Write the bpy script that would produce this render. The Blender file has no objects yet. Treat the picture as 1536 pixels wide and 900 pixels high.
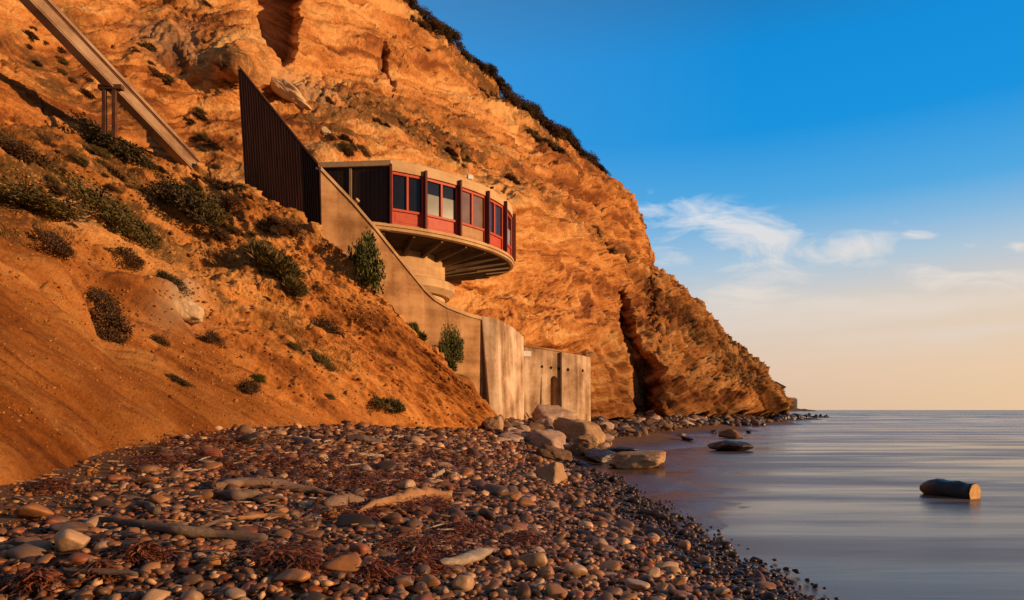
import bpy, math, random
import numpy as np
from mathutils import Vector, Matrix, noise as mnoise

random.seed(7); RNG = np.random.default_rng(11)
SC = bpy.context.scene; COL = SC.collection
F, CX, HY, CZ = 1024.0, 768.0, 615.0, 1.7       # lens in photo pixels, centre column, horizon row, eye height


def P(px, py, Y):
    """a sight line at depth Y -> world point"""
    return np.array([(px - CX) / F * Y, Y, CZ + (HY - py) / F * Y])


def proj(p):
    p = np.asarray(p, float)
    return CX + F * p[..., 0] / p[..., 1], HY - F * (p[..., 2] - CZ) / p[..., 1]


# ------------------------------------------------------------------ noise
def _hash(i, j, k, s):
    h = (i.astype(np.uint32) * np.uint32(374761393) + j.astype(np.uint32) * np.uint32(668265263)
         + k.astype(np.uint32) * np.uint32(2246822519) + np.uint32((s * 3266489917) % 4294967296))
    h = (h ^ (h >> np.uint32(13))) * np.uint32(1274126177)
    h = h ^ (h >> np.uint32(16))
    return (h & np.uint32(0xFFFFFF)).astype(np.float32) / 8388608.0 - 1.0


def vnoise(p, s=0):
    f = np.floor(p); i = f.astype(np.int64); t = (p - f).astype(np.float32)
    t = t * t * t * (t * (t * 6 - 15) + 10)
    out = 0
    for a in (0, 1):
        wa = t[..., 0] if a else 1 - t[..., 0]
        for b in (0, 1):
            wb = t[..., 1] if b else 1 - t[..., 1]
            for c in (0, 1):
                wc = t[..., 2] if c else 1 - t[..., 2]
                out = out + wa * wb * wc * _hash(i[..., 0] + a, i[..., 1] + b, i[..., 2] + c, s)
    return out


def fbm(p, o=5, s=0, g=0.5, l=2.03):
    a, out = 1.0, 0
    for k in range(o):
        out = out + a * vnoise(p + 17.3 * k, s + k); p = p * l; a *= g
    return out


def ridged(p, o=4, s=0, g=0.5, l=2.1):
    a, out = 1.0, 0
    for k in range(o):
        out = out + a * (1 - 2 * np.abs(vnoise(p + 9.7 * k, s + k))); p = p * l; a *= g
    return out


def smooth(e0, e1, x):
    t = np.clip((x - e0) / (e1 - e0), 0, 1); return t * t * (3 - 2 * t)


class RBF:
    def __init__(self, pts, vals, lam=1e-3, scale=1.0):
        self.p = np.asarray(pts, float) / scale; self.sc = scale
        n = len(self.p)
        K = self.k(self.p[:, None] - self.p[None]) + lam * np.eye(n)
        A = np.c_[np.ones(n), self.p]
        M = np.block([[K, A], [A.T, np.zeros((3, 3))]])
        self.w = np.linalg.solve(M, np.r_[np.asarray(vals, float), 0, 0, 0])

    @staticmethod
    def k(d):
        return np.sqrt((d ** 2).sum(-1) + 1e-6)          # linear kernel: no overshoot

    def __call__(self, q):
        q = np.asarray(q, float) / self.sc
        sh = q.shape[:-1]; q = q.reshape(-1, 2)
        out = np.full(len(q), self.w[-3]) + q @ self.w[-2:]
        for j in range(len(self.p)):
            out += self.w[j] * self.k(q - self.p[j])
        return out.reshape(sh)


# ------------------------------------------------------------------ materials
def new_mat(name):
    m = bpy.data.materials.new(name); m.use_nodes = True
    nt = m.node_tree; b = nt.nodes['Principled BSDF']
    return m, nt, b


def nd(nt, kind, **kw):
    n = nt.nodes.new(kind)
    for k, v in kw.items():
        if k in n.inputs: n.inputs[k].default_value = v
        else: setattr(n, k, v)
    return n


def ramp(nt, fac, stops, interp='LINEAR'):
    r = nt.nodes.new('ShaderNodeValToRGB'); cr = r.color_ramp; cr.interpolation = interp
    while len(cr.elements) < len(stops): cr.elements.new(0.5)
    for e, (p, c) in zip(cr.elements, stops):
        e.position = p; e.color = (*c, 1) if len(c) == 3 else c
    nt.links.new(fac, r.inputs[0]); return r.outputs[0]


def mapped(nt, scale=(1, 1, 1), rot=(0, 0, 0), obj=True, vec=None):
    mp = nd(nt, 'ShaderNodeMapping'); mp.inputs['Scale'].default_value = scale; mp.inputs['Rotation'].default_value = rot
    if vec is None:
        vec = nd(nt, 'ShaderNodeTexCoord').outputs['Object']
    nt.links.new(vec, mp.inputs['Vector']); return mp.outputs[0]


def noise_t(nt, vec, scale, detail=6, rough=0.55, dist=0.0):
    n = nd(nt, 'ShaderNodeTexNoise'); n.inputs['Scale'].default_value = scale; n.inputs['Detail'].default_value = detail
    n.inputs['Roughness'].default_value = rough; n.inputs['Distortion'].default_value = dist
    if vec is not None: nt.links.new(vec, n.inputs['Vector'])
    return n.outputs[0]


def mixc(nt, fac, a, b, mode='MIX'):
    m = nd(nt, 'ShaderNodeMix'); m.data_type = 'RGBA'; m.blend_type = mode
    for idx, v in ((0, fac), (6, a), (7, b)):
        if hasattr(v, 'is_linked'): nt.links.new(v, m.inputs[idx])
        elif isinstance(v, (int, float)): m.inputs[idx].default_value = v
        else: m.inputs[idx].default_value = (*v, 1)
    return m.outputs[2]


def mth(nt, op, a, b=0.0, c=None, clamp=False):
    m = nd(nt, 'ShaderNodeMath'); m.operation = op; m.use_clamp = clamp
    for i, v in enumerate((a, b, c)):
        if v is None: continue
        if hasattr(v, 'is_linked'): nt.links.new(v, m.inputs[i])
        else: m.inputs[i].default_value = v
    return m.outputs[0]


def bump(nt, b, h, strength=0.5, dist=0.05):
    n = nd(nt, 'ShaderNodeBump'); n.inputs['Strength'].default_value = strength; n.inputs['Distance'].default_value = dist
    nt.links.new(h, n.inputs['Height']); nt.links.new(n.outputs[0], b.inputs['Normal'])


def set_b(b, rough=0.9, spec=0.2, metal=0.0):
    b.inputs['Roughness'].default_value = rough; b.inputs['Specular IOR Level'].default_value = spec
    b.inputs['Metallic'].default_value = metal


def simple(name, c1, c2, scale=3.0, rough=0.85, spec=0.25, bumps=0.3, bdist=0.02, stretch=(1, 1, 1), bscale=None):
    m, nt, b = new_mat(name); set_b(b, rough, spec)
    v = mapped(nt, stretch)
    n = noise_t(nt, v, scale, 7, 0.6)
    nt.links.new(ramp(nt, n, [(0.3, c1), (0.7, c2)]), b.inputs['Base Color'])
    if bumps: bump(nt, b, noise_t(nt, v, bscale or scale * 4, 6, 0.65), bumps, bdist)
    return m


def island_mat(name, stops, rough=0.6, spec=0.3, bumps=0.25, bscale=25.0, obj_random=False, transl=0.0):
    """colour varies piece by piece"""
    m, nt, b = new_mat(name); set_b(b, rough, spec)
    if obj_random: r = nd(nt, 'ShaderNodeObjectInfo').outputs['Random']
    else: r = nd(nt, 'ShaderNodeNewGeometry').outputs['Random Per Island']
    c = ramp(nt, r, stops)
    v = mapped(nt)
    n = noise_t(nt, v, bscale * 0.4, 5, 0.6)
    k = ramp(nt, n, [(0.25, (0.62, 0.6, 0.58)), (0.7, (1.15, 1.12, 1.1))] if 'cobble' not in name else [(0.25, (0.70, 0.54, 0.38)), (0.7, (1.50, 1.16, .82))])
    nt.links.new(mixc(nt, 1.0, c, k, 'MULTIPLY'), b.inputs['Base Color'])
    if bumps: bump(nt, b, noise_t(nt, v, bscale, 6, 0.6), bumps, 0.01)
    return m


# ------------------------------------------------------------------ mesh helpers
def link_mesh(name, verts, faces, mat=None, parent=None, smooth_=False, attrs=None):
    me = bpy.data.meshes.new(name)
    verts = np.asarray(verts, np.float32)
    if isinstance(faces, np.ndarray):
        n, k = faces.shape
        me.vertices.add(len(verts)); me.vertices.foreach_set('co', verts.ravel())
        me.loops.add(n * k); me.loops.foreach_set('vertex_index', faces.ravel().astype(np.int32))
        me.polygons.add(n); me.polygons.foreach_set('loop_start', np.arange(0, n * k, k, dtype=np.int32))
        me.polygons.foreach_set('loop_total', np.full(n, k, np.int32))
        me.update(calc_edges=True); me.validate()
    else:
        me.from_pydata([tuple(map(float, v)) for v in verts], [], faces); me.update()
    if smooth_: me.polygons.foreach_set('use_smooth', np.ones(len(me.polygons), bool))
    if attrs:
        for k_, v_ in attrs.items():
            a = me.attributes.new(k_, 'FLOAT', 'POINT'); a.data.foreach_set('value', np.asarray(v_, np.float32).ravel())
    if mat: me.materials.append(mat)
    o = bpy.data.objects.new(name, me); COL.objects.link(o)
    if parent is not None: o.parent = parent; o.matrix_parent_inverse = Matrix.Translation(-Vector(parent.location))
    return o


def tag(o, label=None, cat=None, group=None, kind=None):
    if label: o['label'] = label
    if cat: o['category'] = cat
    if group: o['group'] = group
    if kind: o['kind'] = kind
    return o


def empty(name, loc, label, cat, group=None):
    o = bpy.data.objects.new(name, None); o.location = tuple(map(float, loc)); o.empty_display_size = 0.2
    COL.objects.link(o); return tag(o, label, cat, group)


class MB:
    """collects pieces into one mesh"""
    def __init__(s): s.v = []; s.f = []
    def add(s, vs, fs):
        o = len(s.v); s.v += [tuple(map(float, v)) for v in vs]; s.f += [tuple(i + o for i in f) for f in fs]; return s
    def hexa(s, b, t):                                     # four bottom, four top corners
        return s.add(list(b) + list(t), [(3, 2, 1, 0), (4, 5, 6, 7)] + [(i, (i + 1) % 4, 4 + (i + 1) % 4, 4 + i) for i in range(4)])
    def box(s, o, x, y, z):                                # origin corner + three edge vectors
        o, x, y, z = map(np.asarray, (o, x, y, z))
        return s.hexa([o, o + x, o + x + y, o + y], [o + z, o + x + z, o + x + y + z, o + y + z])
    def prism(s, poly, d):                                 # planar ring of points swept by d
        n = len(poly); d = np.asarray(d, float); top = [np.asarray(p) + d for p in poly]
        return s.add(list(poly) + top, [tuple(range(n))[::-1], tuple(range(n, 2 * n))] + [(i, (i + 1) % n, n + (i + 1) % n, n + i) for i in range(n)])
    def tube(s, pts, rads, k=6):
        pts = [np.asarray(p, float) for p in pts]; rings = []
        for i, p in enumerate(pts):
            t = pts[min(i + 1, len(pts) - 1)] - pts[max(i - 1, 0)]; t = t / (np.linalg.norm(t) + 1e-9)
            a = np.cross(t, (0, 0, 1.0)); a = a / np.linalg.norm(a) if np.linalg.norm(a) > 1e-3 else np.array([1.0, 0, 0])
            b = np.cross(t, a)
            rings.append([p + rads[i] * (math.cos(2 * math.pi * j / k) * a + math.sin(2 * math.pi * j / k) * b) for j in range(k)])
        vs = [q for r in rings for q in r]
        fs = [(i * k + j, i * k + (j + 1) % k, (i + 1) * k + (j + 1) % k, (i + 1) * k + j) for i in range(len(pts) - 1) for j in range(k)]
        fs += [tuple(range(k))[::-1], tuple(range((len(pts) - 1) * k, len(pts) * k))]
        return s.add(vs, fs)
    def build(s, name, mat, parent=None, smooth_=False):
        return link_mesh(name, s.v, s.f, mat, parent, smooth_)


def bevel(o, w=0.02, seg=2):
    m = o.modifiers.new('bevel', 'BEVEL'); m.width = w; m.segments = seg; m.limit_method = 'ANGLE'; return o


_ico = {}
def ico(sub):
    if sub not in _ico:
        import bmesh
        bm = bmesh.new(); bmesh.ops.create_icosphere(bm, subdivisions=sub, radius=1.0)
        v = np.array([x.co[:] for x in bm.verts]); f = np.array([[l.index for l in x.verts] for x in bm.faces])
        bm.free(); _ico[sub] = (v, f)
    return _ico[sub]


def rock_shape(sub, seed, planes=14, sharp=14.0, rough=0.06, nf=2.2, faces=None):
    """convex block cut by random planes, edges worn round, surface pitted"""
    r = np.random.default_rng(seed); v, f = ico(sub)
    n = r.normal(size=(planes, 3)); n /= np.linalg.norm(n, axis=1, keepdims=True)
    h = r.uniform(0.62, 1.0, planes)
    if faces is not None:
        e = np.array(faces, float); en = e[:, :3] / np.linalg.norm(e[:, :3], axis=1, keepdims=True); n = np.r_[n, en]; h = np.r_[h * .15 + .85, e[:, 3]]
    q = np.maximum(v @ n.T, 0) / h
    rad = 1.0 / (np.maximum((q ** sharp).sum(1), 1e-6) ** (1 / sharp))
    rad = np.minimum(rad, 1.25)
    w = v * rad[:, None]
    if rough: w = w * (1 + rough * fbm(w * nf + seed * 3.1, 5, seed)[:, None])
    return w / np.abs(w).max(0), f


def rotm(rx, ry, rz):
    cx, sx, cy, sy, cz, sz = math.cos(rx), math.sin(rx), math.cos(ry), math.sin(ry), math.cos(rz), math.sin(rz)
    return (np.array([[cz, -sz, 0], [sz, cz, 0], [0, 0, 1]]) @ np.array([[cy, 0, sy], [0, 1, 0], [-sy, 0, cy]])
            @ np.array([[1, 0, 0], [0, cx, -sx], [0, sx, cx]]))


def grid_faces(nr, nc):
    i = np.arange(nr - 1)[:, None] * nc + np.arange(nc - 1)[None]
    return np.stack([i, i + 1, i + nc + 1, i + nc], -1).reshape(-1, 4)


def interp_pts(pts, x):
    a = np.asarray(pts, float); return [np.interp(x, a[:, 0], a[:, k]) for k in range(1, a.shape[1])]


def smooth1(a, n):
    k = np.hanning(n + 2)[1:-1]; k /= k.sum()
    return np.convolve(np.pad(a, n, mode='edge'), k, 'same')[n:-n]


# ------------------------------------------------------------------ camera, light, sky
cam = bpy.data.cameras.new('camera'); co = bpy.data.objects.new('camera', cam); COL.objects.link(co)
co.location = (0, 0, CZ); co.rotation_euler = (math.radians(90), 0, 0)
cam.lens = 24.0; cam.sensor_width = 36.0; cam.shift_y = 165 / 1536; cam.clip_end = 60000; cam.clip_start = 0.05
SC.camera = co

SUN_EL, SUN_AZ = math.radians(11.0), math.radians(14.0)     # from the sea, a touch behind the eye
sdir = Vector((math.cos(SUN_EL) * math.cos(SUN_AZ), -math.cos(SUN_EL) * math.sin(SUN_AZ), math.sin(SUN_EL)))
sl = bpy.data.lights.new('sun', 'SUN'); so = bpy.data.objects.new('sun', sl); COL.objects.link(so)
so.rotation_euler = (-sdir).to_track_quat('-Z', 'Y').to_euler(); so.location = (60, 0, 40)
sl.energy = 5.0; sl.angle = math.radians(0.6); sl.color = (1.0, 0.60, 0.30)

W = bpy.data.worlds.new('World'); SC.world = W; W.use_nodes = True
nt = W.node_tree; bg = nt.nodes['Background']
sky = nd(nt, 'ShaderNodeTexSky'); sky.sky_type = 'NISHITA'; sky.sun_disc = False
sky.sun_elevation = SUN_EL; sky.sun_rotation = math.atan2(sdir.x, sdir.y)
sky.ozone_density = 2.0; sky.dust_density = 0.6
tc = nd(nt, 'ShaderNodeTexCoord').outputs['Generated']
sx = nd(nt, 'ShaderNodeSeparateXYZ'); nt.links.new(tc, sx.inputs[0])
dx, dy, dz = sx.outputs
el = mth(nt, 'ARCSINE', dz)                              # elevation and bearing of the sky point
az = mth(nt, 'ARCTAN2', dx, dy)
el01 = mth(nt, 'MULTIPLY', el, 1 / 0.8, clamp=True)      # 0..46 degrees
grad = ramp(nt, el01, [(0.0, (0.74, 0.52, 0.38)), (0.07, (0.80, 0.60, 0.46)), (0.17, (0.74, 0.67, 0.60)), (0.25, (0.42, 0.60, 0.76)),
                       (0.35, (0.09, 0.42, 0.80)), (0.46, (0.008, 0.31, 0.78)), (0.58, (0.004, 0.28, 0.74)), (0.72, (0.02, 0.16, 0.42)), (1.0, (0.03, 0.07, 0.13))])  # unseen upper stops darkened to hold down the fill
warm = mth(nt, 'MULTIPLY', mth(nt, 'SMOOTH_MIN', mth(nt, 'MULTIPLY', mth(nt, 'SUBTRACT', az, 0.25), 1.6, clamp=True), 1.0, 0.1),
           mth(nt, 'SUBTRACT', 1.0, mth(nt, 'MULTIPLY', el, 4.2), clamp=True))
grad = mixc(nt, mth(nt, 'MULTIPLY', warm, .85), grad, (0.98, 0.66, 0.36))
pale = mth(nt, 'MULTIPLY', mth(nt, 'SUBTRACT', 0.34, az), 0.75, clamp=True)    # paler above the land
grad = mixc(nt, mth(nt, 'MULTIPLY', pale, 0.6), grad, (0.20, 0.46, 0.78))
back = mth(nt, 'MULTIPLY', mth(nt, 'SUBTRACT', 0.35, dy), 1.1, clamp=True)     # unseen sky behind the eye, dimmed to cut the ambient fill
grad = mixc(nt, mth(nt, 'MULTIPLY', back, 0.75), grad, (0.065, 0.058, 0.06))
# high thin cloud
ysafe = mth(nt, 'MAXIMUM', dy, 0.05)
u = mth(nt, 'DIVIDE', dx, ysafe); v = mth(nt, 'DIVIDE', dz, ysafe)
cvec = nd(nt, 'ShaderNodeCombineXYZ'); nt.links.new(u, cvec.inputs[0]); nt.links.new(v, cvec.inputs[1])
mp = mapped(nt, (5.0, 15.0, 1), (0, 0, math.radians(-16)), vec=cvec.outputs[0])
wisp = noise_t(nt, mp, 1.3, 10, 0.64, 1.3)
mp2 = mapped(nt, (3.0, 20.0, 1), (0, 0, math.radians(-6)), vec=cvec.outputs[0])
wisp2 = noise_t(nt, mp2, 1.0, 8, 0.6, 0.4)


def blob(px, py, rx, ry, tilt, amp):
    c, s = math.cos(tilt), math.sin(tilt); u0, v0 = (px - CX) / F, (HY - py) / F
    a = mth(nt, 'SUBTRACT', u, u0); b = mth(nt, 'SUBTRACT', v, v0)
    p = mth(nt, 'MULTIPLY', mth(nt, 'ADD', mth(nt, 'MULTIPLY', a, c), mth(nt, 'MULTIPLY', b, s)), F / rx)
    q = mth(nt, 'MULTIPLY', mth(nt, 'SUBTRACT', mth(nt, 'MULTIPLY', b, c), mth(nt, 'MULTIPLY', a, s)), F / ry)
    d = mth(nt, 'ADD', mth(nt, 'MULTIPLY', p, p), mth(nt, 'MULTIPLY', q, q))
    return mth(nt, 'MULTIPLY', mth(nt, 'EXPONENT', mth(nt, 'MULTIPLY', d, -1.0)), amp)


m1 = None
for args in [(1135, 355, 100, 40, -.25, 1.1), (1195, 378, 80, 26, 0, .8), (1265, 378, 85, 28, .2, 1.05), (1135, 430, 85, 55, .5, 1.0), (1040, 322, 120, 32, -.1, .7),
             (1000, 390, 80, 80, 0, .6), (1378, 352, 30, 9, .0, .8), (1345, 333, 18, 5, 0, .5), (1465, 367, 40, 8, 0, .55), (1530, 367, 24, 10, 0, 1.0),
             (1490, 422, 130, 28, -.05, 1.1), (1420, 412, 70, 16, 0, .9), (1290, 413, 60, 8, .05, .5)]:
    bb = blob(*args); m1 = bb if m1 is None else mth(nt, 'MAXIMUM', m1, bb)
m2 = None
for args in [(1350, 465, 300, 26, .06, .85), (1420, 500, 260, 20, .08, .8), (1080, 475, 150, 45, .1, .5), (1500, 440, 120, 40, 0, .8), (1250, 540, 320, 26, .04, .4)]:
    bb = blob(*args); m2 = bb if m2 is None else mth(nt, 'MAXIMUM', m2, bb)
c1 = mth(nt, 'MULTIPLY', mth(nt, 'SUBTRACT', mth(nt, 'ADD', mth(nt, 'MULTIPLY', wisp, 1.9), mth(nt, 'MULTIPLY', m1, .54)), 1.12), 2.0, clamp=True)
c1 = mth(nt, 'MULTIPLY', c1, mth(nt, 'MULTIPLY', mth(nt, 'SUBTRACT', m1, .12), 3.0, clamp=True))
c2 = mth(nt, 'MULTIPLY', mth(nt, 'SUBTRACT', mth(nt, 'ADD', mth(nt, 'MULTIPLY', wisp2, 1.6), mth(nt, 'MULTIPLY', m2, .5)), .92), 1.8, clamp=True)
c2 = mth(nt, 'MULTIPLY', c2, mth(nt, 'MULTIPLY', m2, 3.0, clamp=True))
cl = mth(nt, 'MULTIPLY', mth(nt, 'MAXIMUM', c1, c2), 0.92, clamp=True)
ccol = ramp(nt, mth(nt, 'MULTIPLY', el, 3.4, clamp=True), [(0.0, (0.80, 0.60, 0.45)), (0.5, (0.84, 0.74, 0.66)), (1.0, (0.80, 0.84, 0.90))])
grad = mixc(nt, mth(nt, 'MULTIPLY', cl, mth(nt, 'GREATER_THAN', dy, 0.06)), grad, ccol)
# Nishita sky under it all
nis = mixc(nt, 1.0, sky.outputs[0], (0.05, 0.05, 0.05), 'MULTIPLY')
fin = mixc(nt, 0.08, grad, nis)
nt.links.new(fin, bg.inputs[0]); bg.inputs[1].default_value = 1.0
SC.view_settings.view_transform = 'Standard'; SC.view_settings.look = 'None'; SC.view_settings.exposure = 0.0
SC.cycles.use_denoising = True
SC.cycles.max_bounces = 5; SC.cycles.diffuse_bounces = 2; SC.cycles.glossy_bounces = 3; SC.cycles.transmission_bounces = 2

# ------------------------------------------------------------------ terrain: beach
TOE = np.array([(-560, 1240, 2.3), (-250, 880, 3.9), (-120, 790, 5.0), (0, 735, 6.6), (100, 702, 8.4), (200, 668, 10.8), (300, 651, 13.2), (450, 641, 16.8), (600, 643, 20.3), (728, 645, 24.0), (800, 640, 26.5)])
toe_w = np.array([P(*t) for t in TOE])
gp, gv = [], []
for p in toe_w: gp.append(p[:2]); gv.append(p[2])
for p in toe_w: gp.append((p[0] - 3.0, p[1] + .6)); gv.append(p[2] + .5)
for (px, py) in [(1230, 905), (1140, 850), (1050, 803), (960, 748), (900, 712), (868, 700)]:
    Y = CZ * F / (py - HY); gp.append(((px - CX) / F * Y, Y)); gv.append(0.0)
    gp.append(((px - CX) / F * Y + 1.2, Y + .3)); gv.append(-0.06)
    gp.append(((px - CX) / F * Y + 8, Y + 1)); gv.append(-0.35)
for (px, py) in [(930, 678), (1000, 655), (1080, 642), (1140, 634), (1180, 629)]:
    Y = CZ * F / (py - HY); gp.append(((px - CX) / F * Y, Y)); gv.append(0.0)
    gp.append(((px - CX) / F * Y + 5, Y + 1)); gv.append(-0.25)
for (px, Y, z) in [(880, 28, .5), (830, 27, .95), (900, 40, 1.15), (960, 48, .95), (1000, 56, 1.25), (1100, 81, 1.2), (1175, 121, 1.3), (1000, 47, .5), (800, 34, 1.3), (1240, 140, .2), (1300, 150, -.4)]:
    gp.append(((px - CX) / F * Y, Y)); gv.append(z)
for q in [(4.6, 20.5, .03), (5.6, 18.3, .004), (3.4, 12.5, .03), (4.3, 13.9, .004), (3.4, 17, .05), (6, 24, .015), (7.5, 20, -.08), (5.6, 13, -.08), (3.9, 10.2, -.06), (-1.2, 4.2, .60), (-2.8, 4.5, .78), (0.6, 4.6, .34), (1.8, 5.0, .14), (2.9, 4.0, -.02), (4, 2, -.1), (-1, 0, .55), (-5, -2, 1.0), (2, -3, .2), (-8, 3, 1.6), (10, -3, -.5), (-1.6, 8, .62), (-3.4, 10, .90), (-1.4, 14, .62),
          (0.4, 12, .33), (.2, 18, .42), (-2.2, 17, .93), (60, 20, -2), (60, 100, -2), (-20, 60, 3), (-20, 0, 4)]:
    gp.append(q[:2]); gv.append(q[2])
GZ = RBF(gp, gv, lam=0.02)


def beach_z(x, y):
    q = np.stack(np.broadcast_arrays(np.asarray(x, float), np.asarray(y, float)), -1)
    return GZ(q) + 0.025 * fbm(np.concatenate([q * .9, q[..., :1] * 0], -1), 3, 5)


def hit(px, py, water=False):
    """sight line onto the beach (or the water)"""
    Y = np.geomspace(2.5, 300, 160)
    for _ in range(2):
        x = (px - CX) / F * Y; z = CZ + (HY - py) / F * Y
        g = np.maximum(beach_z(x, Y), 0.0); ok = z <= g
        k = int(np.argmax(ok)) if ok.any() else len(Y) - 1
        r = np.array([x[k], Y[k], g[k]]); Y = np.linspace(Y[max(k - 1, 0)], Y[k], 12)
    return r


yy = np.r_[np.linspace(-6, 3, 12), np.linspace(3.2, 30, 150), np.geomspace(30.4, 190, 110)]
uu = np.linspace(-1, 1, 190)
XX = uu[None, :] * (8 + np.clip(yy, 0, 400)[:, None] * .62) + 2.0
YY = np.broadcast_to(yy[:, None], XX.shape)
ZZ = beach_z(XX, YY) + 0.012 * fbm(np.stack([XX * 5, YY * 5, XX * 0], -1), 3, 9)
mb, ntm, b = new_mat('wet_sand'); set_b(b, .9, .3)
vco = mapped(ntm)
zz = nd(ntm, 'ShaderNodeSeparateXYZ'); ntm.links.new(nd(ntm, 'ShaderNodeNewGeometry').outputs['Position'], zz.inputs[0])
wet = mth(ntm, 'SUBTRACT', 1.0, mth(ntm, 'MULTIPLY', zz.outputs[2], 3.2), clamp=True)
sandc = ramp(ntm, noise_t(ntm, vco, 3.0, 8, .65), [(0.3, (0.09, .038, .016)), (.7, (.19, .088, .038))])
ntm.links.new(mixc(ntm, wet, sandc, (0.085, .042, .023)), b.inputs['Base Color'])
ntm.links.new(mth(ntm, 'SUBTRACT', .95, mth(ntm, 'MULTIPLY', wet, .77)), b.inputs['Roughness'])
bump(ntm, b, noise_t(ntm, vco, 14, 7, .7), .35, .03)
beach = tag(link_mesh('beach', np.stack([XX, YY, ZZ], -1).reshape(-1, 3), grid_faces(*XX.shape), mb, smooth_=True), 'brown sand of the beach under the cliff', 'beach', kind='structure')

# ------------------------------------------------------------------ sea
yy = np.r_[np.linspace(-40, 3, 10), np.geomspace(3.3, 420, 300), np.geomspace(450, 40000, 24)]
uu = np.linspace(0, 1, 120)
XL = np.where(yy < 160, 0.5 + np.clip(yy, 0, 200) * .08, -yy * .2)
XX = XL[:, None] + uu[None] * (np.maximum(60, yy * 1.6) - XL)[:, None]; YY = np.broadcast_to(yy[:, None], XX.shape)
sw = smooth(25, 140, YY) * (1 - smooth(320, 420, YY)) * smooth(0.08, .3, (XX - YY * .28) / (YY + 1) + .1)
ZZ = sw * (0.42 * fbm(np.stack([XX * .014, YY * .055 + XX * .006, XX * 0], -1), 3, 31))
ms, ntm, b = new_mat('sea_water'); set_b(b, .16, .36); b.inputs['IOR'].default_value = 1.33
st = mapped(ntm, (.04, .26, 1), (0, 0, math.radians(9)))
n1 = noise_t(ntm, st, 1.0, 6, .58, 1.1)
st2 = mapped(ntm, (.16, 1.1, 1), (0, 0, math.radians(-7)))
n2 = noise_t(ntm, st2, 1.0, 6, .6, .5)
veil = mth(ntm, 'MULTIPLY', mth(ntm, 'SUBTRACT', mth(ntm, 'ADD', mth(ntm, 'MULTIPLY', n1, .65), mth(ntm, 'MULTIPLY', n2, .35)), .40), 3.6, clamp=True)
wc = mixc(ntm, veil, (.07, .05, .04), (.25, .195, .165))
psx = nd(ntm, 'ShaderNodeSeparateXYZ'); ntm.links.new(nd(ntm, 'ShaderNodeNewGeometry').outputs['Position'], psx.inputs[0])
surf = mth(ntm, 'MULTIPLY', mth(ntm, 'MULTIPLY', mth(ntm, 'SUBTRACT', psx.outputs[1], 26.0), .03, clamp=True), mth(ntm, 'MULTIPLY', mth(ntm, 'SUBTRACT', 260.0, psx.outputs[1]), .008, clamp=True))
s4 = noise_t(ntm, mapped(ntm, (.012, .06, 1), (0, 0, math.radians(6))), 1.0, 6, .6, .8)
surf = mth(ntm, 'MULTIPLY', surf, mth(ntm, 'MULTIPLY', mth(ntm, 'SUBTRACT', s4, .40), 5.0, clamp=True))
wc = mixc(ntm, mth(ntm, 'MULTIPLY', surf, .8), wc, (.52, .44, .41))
edge_ = mth(ntm, 'MAXIMUM', 2.6, mth(ntm, 'MULTIPLY', psx.outputs[1], .17))
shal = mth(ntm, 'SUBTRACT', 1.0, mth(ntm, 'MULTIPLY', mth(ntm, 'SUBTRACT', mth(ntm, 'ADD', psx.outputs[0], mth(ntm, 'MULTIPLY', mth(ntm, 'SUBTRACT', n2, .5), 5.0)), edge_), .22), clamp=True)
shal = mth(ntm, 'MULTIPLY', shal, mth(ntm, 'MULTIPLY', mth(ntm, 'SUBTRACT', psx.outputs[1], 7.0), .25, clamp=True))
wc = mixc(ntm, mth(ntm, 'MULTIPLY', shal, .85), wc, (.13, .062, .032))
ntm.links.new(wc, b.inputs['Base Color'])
ntm.links.new(mth(ntm, 'ADD', .13, mth(ntm, 'MULTIPLY', veil, .38)), b.inputs['Roughness'])
st3 = mapped(ntm, (.22, 1.6, 1), (0, 0, math.radians(3)))
bump(ntm, b, mth(ntm, 'ADD', noise_t(ntm, st3, 1.0, 4, .5, .3), mth(ntm, 'MULTIPLY', noise_t(ntm, mapped(ntm, (2, 9, 1)), 1.0, 3, .5), .12)), .06, .10)
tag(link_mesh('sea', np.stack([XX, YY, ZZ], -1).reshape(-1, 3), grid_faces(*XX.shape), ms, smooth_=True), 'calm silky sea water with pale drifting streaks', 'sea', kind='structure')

# ------------------------------------------------------------------ terrain: near hillside
CREST = np.array([(-560, 90, 11.0), (-260, 150, 15.5), (-120, 172, 17.6), (0, 190, 20.0), (100, 206, 22.0), (200, 228, 24.0), (290, 252, 25.2), (370, 284, 23.7), (430, 318, 23.2), (484, 353, 22.8), (540, 402, 22.5), (600, 470, 22.5), (660, 540, 23.0), (700, 585, 23.7), (728, 622, 24.3), (760, 648, 25.4), (800, 668, 26.8)])
cols = np.r_[np.linspace(-558, -120, 90), np.linspace(-118, 796, 620)]
ct, cy = interp_pts(CREST, cols); tt, ty = interp_pts(TOE, cols)
ct = smooth1(ct, 15); cy = smooth1(cy, 35); ty = smooth1(ty, 25); tt = smooth1(tt, 25)
ct = np.minimum(ct, tt - 1)
crest = np.stack([(cols - CX) / F * cy, cy, CZ + (HY - ct) / F * cy], -1)
toe = np.stack([(cols - CX) / F * ty, ty, CZ + (HY - tt) / F * ty], -1)
NV, NB = 400, 40
vv = np.linspace(-0.05, 1, NV)
G = toe[None] + (crest - toe)[None] * vv[:, None, None]
hgt = np.clip(crest[:, 2] - toe[:, 2], .2, None)
G[..., 2] += hgt[None] * (-0.075 * np.sin(np.pi * np.clip(vv, 0, 1) ** .8))[:, None]
bk = np.linspace(0, 1, NB + 1)[1:]
back_dir = np.array([-1.0, 2.2, 0]) / 2.4
B = crest[None] + bk[:, None, None] * 6.0 * back_dir
bz = np.interp(cols, [-560, 250, 330, 800], [1.2, .6, -2.2, -2.2])
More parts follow.
